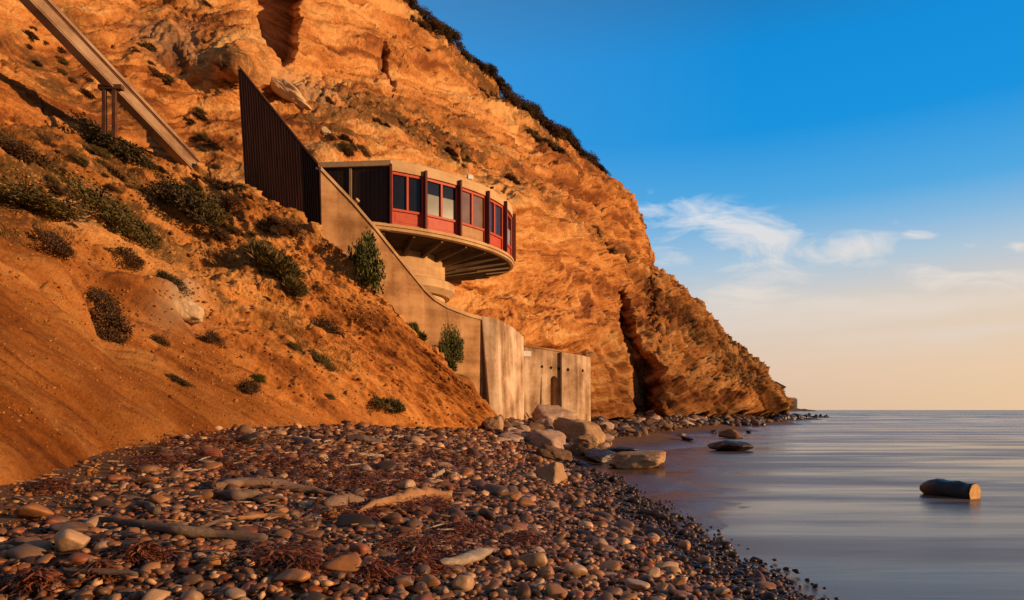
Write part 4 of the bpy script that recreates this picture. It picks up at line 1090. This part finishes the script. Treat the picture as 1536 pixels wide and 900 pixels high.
for i, (x, y, s) in enumerate(stones):
    if s <= 0 or py_[i] < border(px_[i]) + 14 * float(vnoise(np.array([x * 1.6, y * 1.6, 2.]), 8)) + r_.normal() * 5: continue
    flat = r_.uniform(.42, .72); asp = r_.uniform(.6, .95); rr = (r_.normal() * .22, r_.normal() * .22, r_.uniform(0, 6.3)); lift = s * r_.uniform(.0, .45)
    if i in big:
        k_ = kinds_[int(r_.choice(6, p=[.34, .18, .20, .13, .09, .06]))]
        o = bpy.data.objects.new('cobble', cob_me[k_, int(r_.integers(14))]); COL.objects.link(o)
        o.location = (x, y, gz[i] + lift); o.scale = (s, s * asp, s * flat); o.rotation_euler = rr
        pxx = px_[i]; zone = 'at the left by the foot of the soil slope' if pxx < 230 else 'in the middle of the foreground' if pxx < 620 else 'right of the weathered driftwood slab' if pxx < 950 else 'at the right near the water'
        shape = 'flat' if flat < .55 else 'rounded'
        tag(o, f'{shape} {k_} cobble {zone} of the shingle' if 'water' not in zone else f'{shape} {k_} cobble in the shingle at the right near the water', 'cobble', 'cobbles of the shingle beach')
    else:
        far = y > 9
        ti = int(r_.integers(6)) * 2 + (1 if far else 0)
        its.append((np.array([x, y, gz[i] + lift]), np.array([s, s * asp, s * flat]), rr, ti))
# a second loose layer of small pebbles between
for _ in range(5200):
    y = 3.8 + 17 * r_.random() ** 1.4; x0, x1 = (toe_x(y) if y > 6.6 else -.78 * y), np.interp(y, wl_y, wl_x)
    x = r_.uniform(x0 - .2, x1 + .25); s = r_.uniform(.018, .045); z = float(beach_z(x, y))
    qx, qy = proj(np.array([x, y, z]))
    if qy < border(qx) - 14 + r_.normal() * 14: continue
    its.append((np.array([x, y, z + r_.uniform(.0, .05)]), np.array([s, s * .8, s * .6]), (r_.normal() * .3, r_.normal() * .3, r_.uniform(0, 6.3)), int(r_.integers(6)) * 2 + 1))
wlx = lambda p_: np.interp(p_[1], wl_y, wl_x)
wet_ = [p_ for p_ in its if p_[0][0] > wlx(p_[0]) - .95 + .35 * float(vnoise(np.array([p_[0][0], p_[0][1], 0.]) * 1.1, 4)) - .1]
ids = set(id(p_) for p_ in wet_); its = [p_ for p_ in its if id(p_) not in ids]
M['wetcobbles'] = island_mat('wet_cobble_stone', [(0, (.012, .009, .007)), (.3, (.03, .02, .014)), (.55, (.055, .034, .02)), (.8, (.08, .045, .022)), (1, (.15, .085, .042))], .42, .35, .2, 30)
scatter_mesh('wet_shingle', wet_, M['wetcobbles'], ct_lo, 'wet dark pebbles along the water edge', 'shingle')
scatter_mesh('shingle', its, M['cobbles'], ct_lo, 'mixed brown and grey cobbles and pebbles of the beach', 'shingle')

# ------------------------------------------------------------------ driftwood
M['drift'] = simple('weathered_driftwood', (.20, .115, .07), (.36, .23, .15), 4.0, .85, .2, 1.0, .025, (.35, 1.6, 1.6), 30)
M['drift_orange'] = simple('orange_driftwood', (.36, .17, .07), (.52, .28, .13), 5.0, .8, .2, 1.0, .025, (.35, 1.6, 1.6), 30)
M['drift_grey'] = simple('grey_driftwood', (.13, .085, .06), (.24, .165, .12), 4.0, .85, .2, 1.0, .025, (.35, 1.6, 1.6), 30)
M['drift_pale'] = simple('pale_driftwood', (.36, .26, .18), (.52, .40, .29), 4.0, .85, .2, 1.0, .025, (.35, 1.6, 1.6), 30)


def wood(pts, rads, mat, label, name='driftwood', cat='driftwood', group=None, flat=1.0, lift=.06, forks=(), seed=1, k=12):
    """pts: (px, py) along the piece on the ground, rads in photo pixels"""
    g = [hit(*p) for p in pts]
    kk = g[0][1] / F
    P3 = [q_ + up * (lift + rads[i] * q_[1] / F * .6 * flat) for i, q_ in enumerate(g)]
    tt = np.linspace(0, len(P3) - 1, len(P3) * 5)
    fine = [np.array([np.interp(t, range(len(P3)), [q_[a] for q_ in P3]) for a in range(3)]) for t in tt]
    rf = [np.interp(t, range(len(rads)), rads) * kk for t in tt]
    fine = [q_ + .25 * rf[i] * np.array([mnoise.noise((t * .9, seed, 0)), mnoise.noise((t * .9, seed, 5)), .5 * mnoise.noise((t * .9, seed, 9))]) for i, (t, q_) in enumerate(zip(tt, fine))]
    m = MB().tube(fine, rf, k)
    for fp, frd in forks:
        fg = [hit(*p) for p in fp]; m.tube([q_ + up * (lift + .03 + frd[i] * q_[1] / F) for i, q_ in enumerate(fg)], [x * kk for x in frd], 8)
    v_ = np.array(m.v); c_ = v_.mean(0)
    v_ = v_ + (.42 * np.mean(rf)) * fbm(v_ * [7, 16, 16], 5, seed)[:, None] * np.array([.4, .6, 1.0])
    if flat != 1:
        gz_ = beach_z(v_[:, 0], v_[:, 1]) + lift; v_[:, 2] = gz_ + (v_[:, 2] - gz_) * flat
    o = MB().add(v_ - c_, m.f).build(name, M[mat], None, True); o.location = tuple(c_); return tag(o, label, cat, group)


wood([(318, 741), (360, 735), (420, 738), (470, 746), (520, 757)], [9, 14, 13, 9, 3], 'drift', 'long tapering brown driftwood plank lying across the cobbles', flat=.6, seed=2)
wood([(322, 752), (355, 757), (385, 753)], [5, 8, 6], 'drift_grey', 'short dark driftwood log under the left end of the long plank', seed=3)
wood([(150, 793), (210, 803), (270, 812), (330, 816), (400, 824)], [4, 6, 8, 7, 5], 'drift_grey', 'long crooked grey branch lying across the left cobbles', seed=4, forks=[([(300, 812), (330, 802), (352, 800)], [3, 3, 1])])
wood([(487, 773), (515, 768), (543, 768)], [11, 11, 8], 'drift', 'stubby brown driftwood chunk between the plank and the forked piece', seed=5)
wood([(583, 768), (610, 760), (640, 753), (676, 756)], [8, 11, 11, 8], 'drift_orange', 'sunlit orange forked driftwood piece amid the cobbles', seed=6, forks=[([(590, 768), (560, 772), (538, 784)], [5, 5, 2])])
wood([(492, 783), (515, 777), (535, 772)], [2.5, 3.5, 2.5], 'drift_orange', 'thin orange stick below the stubby chunk', seed=7)
wood([(660, 858), (690, 856), (715, 846), (732, 838)], [8, 13, 15, 9], 'drift_pale', 'weathered pale driftwood slab right of the dark kelp', flat=.55, seed=8)
wood([(648, 722), (665, 715), (685, 719)], [2.5, 4, 3.5], 'drift_pale', 'bone like pale curved stick on the upper shingle', seed=9)
wood([(90, 872), (150, 876), (205, 880)], [3, 4.5, 4], 'drift_grey', 'straight brown stick at the lower left of the shingle', seed=10)
wood([(355, 789), (400, 786), (432, 788)], [3, 4, 4], 'drift_orange', 'straight reddish stick left of the stubby chunk', seed=11)
wood([(392, 757), (430, 760)], [3, 4], 'drift_orange', 'short orange stick just below the long plank', seed=12)
wood([(520, 664), (545, 667), (572, 670)], [5, 7, 4], 'drift_grey', 'dark driftwood log on the upper shingle near the slope', seed=13)
wood([(440, 662), (470, 668)], [3.5, 2.5], 'drift_pale', 'pale straight stick on the upper shingle near the slope', seed=14)
wood([(535, 688), (575, 690)], [3, 2], 'drift_pale', 'slim pale stick in the red kelp on the upper shingle', seed=15)
wood([(425, 634), (438, 638), (448, 641)], [5, 7, 4], 'drift', 'stub of reddish wood at the foot of the slope', seed=16)
wood([(612, 855), (622, 833)], [1.5, 2.0], 'drift_pale', 'thin pale twig standing in the dark kelp', seed=17)
wood([(205, 768), (222, 773), (236, 782)], [4, 6, 5], 'drift_grey', 'broken knotty log left of the long crooked branch', seed=18)
wood([(962, 774), (985, 780), (1002, 786)], [4, 5, 3], 'drift_grey', 'wet dark driftwood at the edge of the water', seed=19)
r_ = np.random.default_rng(77)
for i in range(150):
    px, py = (r_.uniform(190, 720), 655 + 190 * r_.random() ** 1.5) if i < 120 else (r_.uniform(10, 200), r_.uniform(690, 770))
    l_ = r_.uniform(10, 30); a_ = r_.normal() * .35
    wood([(px, py), (px + l_ * .5 * math.cos(a_), py + l_ * .5 * math.sin(a_) * .5 + r_.uniform(-1, 1)), (px + l_ * math.cos(a_), py + l_ * math.sin(a_) * .5)], [1.2, 1.5, .9], ['drift', 'drift_pale', 'drift_orange', 'drift_grey'][i % 4],
         'thin driftwood stick scattered on the shingle' if i < 120 else 'thin twig on the dirt at the left foot of the slope', group='scattered driftwood sticks' if i < 120 else 'twigs on the dirt', name='stick', cat='stick', seed=i, k=5, lift=.07 if i < 120 else .02)

# ------------------------------------------------------------------ kelp
M['kelp'] = island_mat('dried_red_kelp', [(0, (.05, .014, .006)), (.35, (.16, .04, .012)), (.7, (.28, .08, .022)), (1, (.42, .14, .04))], .5, .4, .2, 20)


def ribbons(n, centre_fn, wid, ln, rng, lift=.1):
    m = MB()
    for _ in range(n):
        c = centre_fn(); a = rng.uniform(0, 6.3); L_ = ln * rng.uniform(.5, 1.4); w_ = wid * rng.uniform(.5, 1.5); segs = 4; vs = []
        cur = rng.normal() * .5; p = np.array(c, float); pit = rng.uniform(-.2, .5)
        for s in range(segs + 1):
            d2 = np.array([math.cos(a), math.sin(a), math.sin(pit) * .6]); sd = np.array([-math.sin(a), math.cos(a), rng.normal() * .5])
            tw = w_ * math.sin(math.pi * (s + .6) / (segs + 1.2)); vs += [p - sd * tw, p + sd * tw]
            p = p + d2 * L_ / segs; a += cur * .6; pit -= .35
        m.add(vs, [(2 * i, 2 * i + 1, 2 * i + 3, 2 * i + 2) for i in range(segs)])
    return m


r_ = np.random.default_rng(99)
patch = [(300, 680, 120, 16), (450, 700, 130, 22), (560, 730, 110, 22), (650, 690, 60, 26), (620, 760, 60, 14), (360, 665, 90, 10), (700, 700, 40, 14), (250, 700, 50, 10), (520, 780, 60, 10), (640, 830, 70, 14), (430, 850, 70, 12)]
def scatter_pt():
    p_ = patch[int(r_.choice(len(patch), p=[.11, .18, .18, .13, .06, .09, .05, .05, .06, .05, .04]))]
    g = hit(p_[0] + r_.normal() * p_[2] * .5, np.clip(p_[1] + r_.normal() * p_[3] * .6, 650, 880)); return g + [0, 0, r_.uniform(.03, .13)]
tag(ribbons(8500, scatter_pt, .0060, .13, r_).build('kelp_litter', M['kelp'], None, True), 'strips of dried red kelp strewn over the shingle', 'kelp', kind='stuff')
KH = [(455, 862, 50, 13, 300, 'dark kelp heap left of the large oblong stone'), (560, 870, 40, 12, 220, 'reddish kelp heap right of the large oblong stone'), (625, 855, 55, 16, 420, 'widest dark red kelp heap in the foreground'), (215, 840, 40, 10, 220, 'dark red kelp heap behind the left cobbles'),
      (50, 885, 40, 12, 260, 'bright red kelp heap in the bottom left corner'), (150, 868, 26, 7, 130, 'small red kelp heap near the straight brown stick'), (690, 800, 50, 10, 240, 'dark kelp heap above the weathered slab'), (655, 765, 26, 8, 140, 'kelp tangled round the forked driftwood'),
      (790, 815, 40, 8, 120, 'sparse kelp heap on the right shingle'), (335, 708, 40, 8, 240, 'red kelp heap behind the long plank'), (310, 690, 30, 8, 160, 'red kelp mound near the foot of the slope'), (610, 722, 44, 8, 220, 'red kelp heap above the forked driftwood'), (80, 735, 36, 10, 120, 'tangle of kelp and roots on the dirt at the left')]
for px, py, rx, ry, n_, lab in KH:
    def cf():
        a = r_.normal(); b2 = r_.normal(); g = hit(px + a * rx * .5, min(py + b2 * ry * .5, 905)); return g + [0, 0, .04 + .07 * math.exp(-(a * a + b2 * b2)) * r_.uniform(.3, 1.3)]
    m = ribbons(int(n_ * 4), cf, .0042, .085, r_); v_ = np.array(m.v); c_ = v_.mean(0)
    o = MB().add(v_ - c_, m.f).build('kelp_heap', M['kelp'], None, True); o.location = tuple(c_); tag(o, lab, 'kelp', 'heaps of kelp on the shingle')

# ------------------------------------------------------------------ plants
def leafmat(name, stops): return island_mat(name, stops, .65, .25, 0, 8)
M['sage'] = leafmat('olive_leaves', [(0, (.06, .045, .012)), (.3, (.10, .085, .02)), (.55, (.15, .125, .028)), (.8, (.17, .11, .034)), (1, (.24, .14, .05))])
M['dry'] = leafmat('dry_brown_leaves', [(0, (.05, .024, .010)), (.5, (.10, .05, .019)), (.85, (.16, .085, .033)), (1, (.22, .12, .05))])
M['dark'] = leafmat('dark_olive_leaves', [(0, (.03, .022, .008)), (.4, (.06, .048, .014)), (.75, (.10, .065, .022)), (1, (.16, .095, .034))])
M['green'] = leafmat('green_leaves', [(0, (.04, .05, .008)), (.5, (.09, .10, .015)), (.85, (.13, .13, .022)), (1, (.20, .17, .035))])
M['twig'] = simple('brown_twigs', (.05, .028, .014), (.10, .055, .028), 12, .9, .1, 0)


def shrub_mesh(rng, n, rx, ry, rz, leaf, blade=False, clumps=7):
    """leaves gathered in clumps through a low irregular crown"""
    cs = []
    for _ in range(clumps):
        d2 = rng.normal(size=3); d2 /= np.linalg.norm(d2); d2[2] = abs(d2[2]); cs.append((d2 * rng.uniform(.35, .8) ** 1, rng.uniform(.22, .42)))
    cs = cs + [(np.array([0, 0, .3]), .5)]
    V, Fc = [], []
    ci = rng.integers(len(cs), size=n)
    for k_ in range(n):
        c, rr = cs[ci[k_]]; d2 = rng.normal(size=3); d2 /= np.linalg.norm(d2)
        p = (c + d2 * rr * rng.random() ** .45) * [rx, ry, rz]
        if p[2] < -.15 * rz: p[2] = rng.uniform(0, .2) * rz
        ax_ = rng.normal(size=3) + d2 * .8 + [0, 0, .6 if not blade else 1.8]; ax_ /= np.linalg.norm(ax_)
        sd = np.cross(ax_, rng.normal(size=3)); sd /= np.linalg.norm(sd); l_ = leaf * rng.uniform(.6, 1.4); w_ = l_ * (.32 if not blade else .08)
        nn = np.cross(ax_, sd); i0 = len(V)
        V += [p, p + ax_ * l_ * .5 + sd * w_ + nn * w_ * .3, p + ax_ * l_ - nn * w_ * .2, p + ax_ * l_ * .5 - sd * w_ + nn * w_ * .3]; Fc.append((i0, i0 + 1, i0 + 2, i0 + 3))
    return V, Fc, cs


def shrub_proto(mat, seed, n, leaf, shape=(1, 1, .7), blade=False, clumps=7):
    rng = np.random.default_rng(seed); V, Fc, cs = shrub_mesh(rng, n, *shape, leaf, blade, clumps)
    me = bpy.data.meshes.new('foliage'); me.from_pydata([tuple(v_) for v_ in V], [], Fc); me.materials.append(M[mat])
    m = MB()
    for c, rr in cs:
        e_ = c * shape; m.tube([(0, 0, -.25), e_ * .5 + rng.normal(size=3) * .05, e_], [.03, .02, .008], 5)
        for _ in range(3): m.tube([e_ * .6, e_ + rng.normal(size=3) * rr * .8 * shape], [.012, .004], 4)
    st = bpy.data.meshes.new('stem'); st.from_pydata(m.v, [], m.f); st.materials.append(M['twig']); return me, st


PR = {'sage': [shrub_proto('sage', i, 5200, .065, clumps=14) for i in (1, 2)], 'sagegrass': [shrub_proto('sage', i, 4200, .24, (1, 1, .6), True, 12) for i in (3, 4)], 'dry': [shrub_proto('dry', i, 3400, .07, clumps=13) for i in (5, 6, 7)], 'dark': [shrub_proto('dark', i, 4600, .065, clumps=14) for i in (8, 9, 10)],
      'green': [shrub_proto('green', i, 5200, .075, (1, .6, 1), clumps=22) for i in (11, 12)], 'grass': [shrub_proto('green', 13, 2000, .42, (1, .6, .5), True, 8)], 'drygrass': [shrub_proto('dry', 14, 700, .5, (1, .8, .35), True, 6)]}


def shrub(surf, px, py, w_, h_, kind, label, group=None, name='shrub', cat='shrub', push=.12, tilt=0.0, vi=None, pos=None):
    c0 = surf(px, py + h_ * .25) if pos is None else pos; k = c0[1] / F
    o = bpy.data.objects.new(name, None); COL.objects.link(o); o.empty_display_size = .1
    me, st = PR[kind][random.randrange(len(PR[kind])) if vi is None else vi]
    W_, H_ = w_ * k / 2, h_ * k
    o.location = (c0[0], c0[1], c0[2]); o.rotation_euler = (0, tilt, 0); tag(o, label, cat, group)
    rz = random.uniform(0, 6.3)
    for nm, mesh in (('foliage', me), ('stem', st)):
        ch = bpy.data.objects.new(nm, mesh); COL.objects.link(ch); ch.parent = o
        ch.scale = (W_, W_ * .8, H_ * .95) ; ch.rotation_euler = (0, 0, rz if abs(tilt) < .01 else random.choice([0, math.pi]))
    return o


T45 = R(34)
NS = [(270, 300, 130, 44, 'dark', 'dense dark bush below the end of the track beam', T45), (180, 225, 120, 46, 'dark', 'large dark brown bush below the track beam', T45), (150, 305, 150, 40, 'sage', 'wide olive bush on the upper left slope', T45), (190, 340, 90, 30, 'sage', 'olive bush just below the wide olive bush', T45),
      (40, 300, 130, 44, 'sage', 'olive scrub at the left edge of the slope', R(12)), (20, 225, 90, 34, 'dry', 'dry brown scrub at the far left below the ledge', R(15)), (308, 312, 62, 44, 'sage', 'round green bush on the crest above the soil slope', T45), (350, 300, 34, 24, 'dry', 'small brown bush on the crest near the timber screen', T45),
      (408, 392, 92, 48, 'sagegrass', 'bright olive bush in the middle of the soil slope', T45), (437, 428, 44, 30, 'sagegrass', 'olive tuft at the lower end of the bright olive bush', T45), (165, 470, 74, 44, 'dry', 'dead brown bush in the hollow of the slope', R(48)), (185, 510, 66, 38, 'dry', 'dead bush lower in the hollow of the slope', R(48)),
      (155, 445, 50, 26, 'dry', 'dead brown bush at the top of the hollow', T45), (190, 385, 40, 30, 'dry', 'brown bush above the pale outcrop on the left', T45), (250, 422, 40, 24, 'dark', 'dark bush just above the pale outcrop', T45), (240, 510, 26, 18, 'dry', 'small dark bush below the pale outcrop', T45),
      (312, 506, 34, 22, 'dry', 'dark bush right of the pale outcrop', T45), (376, 582, 36, 30, 'dry', 'brown bush on the lower slope', R(10)), (388, 568, 24, 12, 'green', 'tiny green plant on top of the brown bush of the lower slope', R(10)), (478, 540, 44, 18, 'sage', 'flat green plant on the lower slope', R(38)),
      (573, 606, 48, 22, 'sagegrass', 'grey green tuft low on the slope above the shingle', R(20)), (492, 594, 16, 10, 'sage', 'tiny green tuft left of the grey green tuft', R(20)), (262, 570, 36, 10, 'dark', 'sparse dark weed on the smooth soil fan', R(30)), (490, 490, 46, 34, 'dry', 'brown bush in the gully of the soil slope', R(40)),
      (75, 360, 60, 26, 'dry', 'dead brown bush at the left under the olive scrub', T45), (440, 520, 30, 12, 'sage', 'thin green patch above the flat green plant', R(38)), (436, 345, 46, 18, 'dry', 'dry brush below the timber screen', T45), (330, 350, 44, 22, 'dry', 'dry brush below the round green bush', T45)]
for px, py, w_, h_, kd, lab, tl_ in NS: shrub(on_hill, px, py, w_ * 1.5, h_ * 1.1, kd, lab, 'shrubs on the soil slope', tilt=tl_)
r_ = np.random.default_rng(61)
for i in range(64):                                      # low ragged scrub between the bushes of the upper slope
    px = r_.uniform(-10, 420); j = int(np.clip(np.searchsorted(cols, px), 1, nc - 1)); py = ct[j] + 8 + abs(r_.normal()) * 55
    w_ = r_.uniform(14, 46); shrub(on_hill, px, py, w_, w_ * r_.uniform(.25, .42), ['sage', 'dry', 'drygrass', 'dry', 'sagegrass'][int(r_.integers(5))], 'low ragged scrub scattered over the upper soil slope', 'low scrub on the upper soil slope', tilt=T45)
# clods and stones loose on the slope, dry grass wisps between
M['clod'] = island_mat('soil_clod', [(0, (.15, .055, .016)), (.5, (.34, .14, .04)), (1, (.52, .27, .095))], .95, .1, .4, 14)
its = []; r_ = np.random.default_rng(41)
for _ in range(2600):                                    # debris on the dirt at the foot
    px, py = r_.uniform(-30, 330), r_.uniform(640, 830)
    bd_ = float(border(px)); tj = float(np.interp(px, cols, tt))
    if py > bd_ + 25 or py < tj - 18: continue
    g = hit(px, py); k = g[1] / F; s = r_.uniform(.8, 3.2) * k * (2.2 if r_.random() < .07 else 1)
    its.append((g, np.array([s * 1.2, s, s * .7]), (r_.normal() * .4, r_.normal() * .4, r_.uniform(0, 6.3)), int(r_.integers(8))))
for _ in range(7500):
    px, py = r_.uniform(-20, 740), r_.uniform(230, 690); j = int(np.clip(np.searchsorted(cols, px), 1, nc - 1))
    if py < ct[j] + 4 or py > tt[j] + 30: continue
    if r_.random() > .25 + .75 * smooth(.0, .35, fbm(np.array([px * .02, py * .05 - px * .03, 0.]), 3, 7)): continue
    if px < 330 and py > 480 + (px * .4) and r_.random() > .7: continue
    g = on_hill(px, py); k = g[1] / F; s = r_.uniform(.7, 2.6) * k * (1.8 if r_.random() < .05 else 1)
    its.append((g, np.array([s * 1.2, s, s * .75]), (r_.normal() * .4, r_.normal() * .4, r_.uniform(0, 6.3)), int(r_.integers(8))))
t1_ = [rock_shape(1, 500 + i, 9, 14, .06) for i in range(8)]
scatter_mesh('soil_clods', its, M['clod'], t1_, 'loose clods and small stones on the soil slope', 'clods')
r_ = np.random.default_rng(43); m = MB()
for _ in range(26000):
    px, py = r_.uniform(-10, 560), r_.uniform(180, 560)
    j = int(np.clip(np.searchsorted(cols, px), 1, nc - 1))
    if py < ct[j] + 3 or py > ct[j] + 190: continue
    dn_ = fbm(np.array([px * .012, (py - px * .62) * .035, 0.]), 3, 17)
    if dn_ < .12 or r_.random() > (dn_ - .05) * 2.2: continue
    g = on_hill(px, py); h = r_.uniform(.06, .2); a_ = np.array([r_.normal() * .6, r_.normal() * .6 - .2, 1.0]) * h; sd = np.array([r_.normal(), r_.normal(), 0]); sd *= .008 / (np.linalg.norm(sd) + 1e-6)
    m.add([g - sd, g + sd, g + a_], [(0, 1, 2)])
M['drygrass'] = island_mat('dry_grass_blades', [(0, (.09, .045, .014)), (.5, (.16, .10, .03)), (.8, (.13, .105, .03)), (1, (.30, .19, .07))], .8, .1, 0, 8)
tag(m.build('dry_grass', M['drygrass']), 'dry grass and weeds thinly covering the upper soil slope', 'grass', kind='stuff')
# plants against the wall
shrub(None, 0, 0, 112, 100, 'green', 'leafy green bush climbing the retaining wall below the house', 'plants along the retaining wall', pos=P(548, 432, 22.9), vi=0)
shrub(None, 0, 0, 50, 54, 'green', 'small leafy sapling against the lower retaining wall', 'plants along the retaining wall', pos=P(677, 540, 24.4), vi=1)
for i, (px, py, w_, h_, Yd) in enumerate([(615, 500, 30, 22, 23.3), (630, 515, 34, 26, 23.5), (650, 540, 40, 30, 23.8), (668, 558, 40, 26, 24.1), (690, 578, 40, 22, 24.5), (706, 596, 30, 14, 24.7)]):
    shrub(None, 0, 0, w_, h_, 'grass', 'long green grass tuft along the foot of the retaining wall', 'grass along the retaining wall', 'grass_tuft', 'grass', pos=P(px, py, Yd))
# bushes along the skyline and in bands on the cliff
SG = CG[NV2 - 120:]; SPX, SPY = proj(SG)
for i, (px, w_, h_) in enumerate([(604, 20, 22), (613, 22, 26), (626, 26, 16), (640, 36, 22), (652, 30, 20), (664, 34, 24), (677, 34, 26), (690, 30, 24), (702, 22, 16), (722, 28, 16), (736, 30, 20), (750, 34, 24), (765, 34, 24), (780, 38, 24), (796, 38, 24), (812, 40, 24), (828, 40, 24), (843, 36, 22), (857, 34, 20), (870, 30, 18), (884, 30, 16), (896, 24, 14), (908, 16, 10)]):
    near_ = np.argwhere((np.abs(SPX - px) < 3)); bi = near_[np.argmin(SPY[near_[:, 0], near_[:, 1]])]; pos = SG[bi[0], bi[1]] + [0, 0, -.12 * h_ * SG[bi[0], bi[1]][1] / F]
    shrub(None, 0, 0, w_ * 1.6, h_ * .95, 'dark' if i % 4 else 'dry', 'dark bush on the skyline at the cliff top', 'bushes along the cliff top', pos=pos, tilt=R(34))
r_ = np.random.default_rng(31); nband = 0
bands = [(560, 180, 110, 9, .32, 20), (690, 235, 60, 8, .5, 10), (520, 218, 30, 8, .3, 8), (660, 62, 70, 10, .75, 9), (800, 200, 120, 8, .66, 14), (60, 60, 70, 24, .8, 9), (230, 90, 90, 20, .8, 12), (330, 90, 50, 18, .8, 8), (100, 110, 60, 14, .6, 6), (860, 340, 110, 9, .7, 12), (1010, 480, 80, 12, .8, 10), (1080, 565, 60, 12, .75, 8), (290, 200, 50, 20, .8, 8)]
for bx_, by_, rx, ry, t, n_ in bands:
    for _ in range(n_):
        a, b2 = r_.normal() * rx * .6, r_.normal() * ry * .7; px, py = bx_ + a * math.cos(t) - b2 * math.sin(t), by_ + a * math.sin(t) + b2 * math.cos(t)
        if py < -20: continue
        w_ = r_.uniform(12, 38); shrub(on_cliff, px, py, w_, w_ * r_.uniform(.28, .45), ['dry', 'drygrass', 'sage', 'dark'][int(r_.choice(4, p=[.3, .35, .3, .05]))], 'low scrubby bush growing on the cliff face', 'scrub on the cliff face', tilt=R(30))

# ------------------------------------------------------------------ far shore
M['haze_stucco'] = simple('pale_far_stucco', (.30, .27, .25), (.36, .33, .31), .2, .9, .1, 0)
M['far_glass'] = simple('far_windows', (.14, .13, .13), (.2, .19, .19), .2, .5, .3, 0)
Yd = 900.0; c0 = P(1187, 613, Yd); s_ = Yd / F
bl_ = empty('far_building', c0, 'pale blocky building on the far shore beyond the cliff', 'building')
m = MB(); m.box(c0 + [-8 * s_, 0, -4 * s_], [17 * s_, 0, 0], [0, 14, 0], [0, 0, 19 * s_]); m.box(c0 + [-3 * s_, 1, 15 * s_], [10 * s_, 0, 0], [0, 10, 0], [0, 0, 1.6 * s_]); m.build('wall', M['haze_stucco'], bl_)
for j in range(5):
    m = MB(); m.box(c0 + [-6.6 * s_, -.3, (2.4 + j * 2.5) * s_], [14 * s_, 0, 0], [0, .29, 0], [0, 0, 1.0 * s_]); m.build('window_band', M['far_glass'], bl_)
xs = np.linspace(1150, 1232, 60); m = MB(); tp = [P(x, 615.6 - 7.5 * max(0, 1 - (x - 1150) / 82) ** .8 + .8 * mnoise.noise((x * .15, 0, 0)), Yd * .97) for x in xs]; vs = []
for p_ in tp: vs += [np.array([p_[0], p_[1], -2]), np.array([p_[0], p_[1] + 18, max(p_[2], -1.5)]), np.array([p_[0], p_[1] + 60, -2])]
m.add(vs, [(3 * i + a, 3 * i + 3 + a, 3 * i + 4 + a, 3 * i + 1 + a) for i in range(len(tp) - 1) for a in (0, 1)])
M['farland'] = simple('far_shore_scrub', (.12, .10, .08), (.2, .16, .13), .05, .95, .1, 0)
tag(m.build('headland', M['farland']), 'low far shore', 'headland', kind='structure')
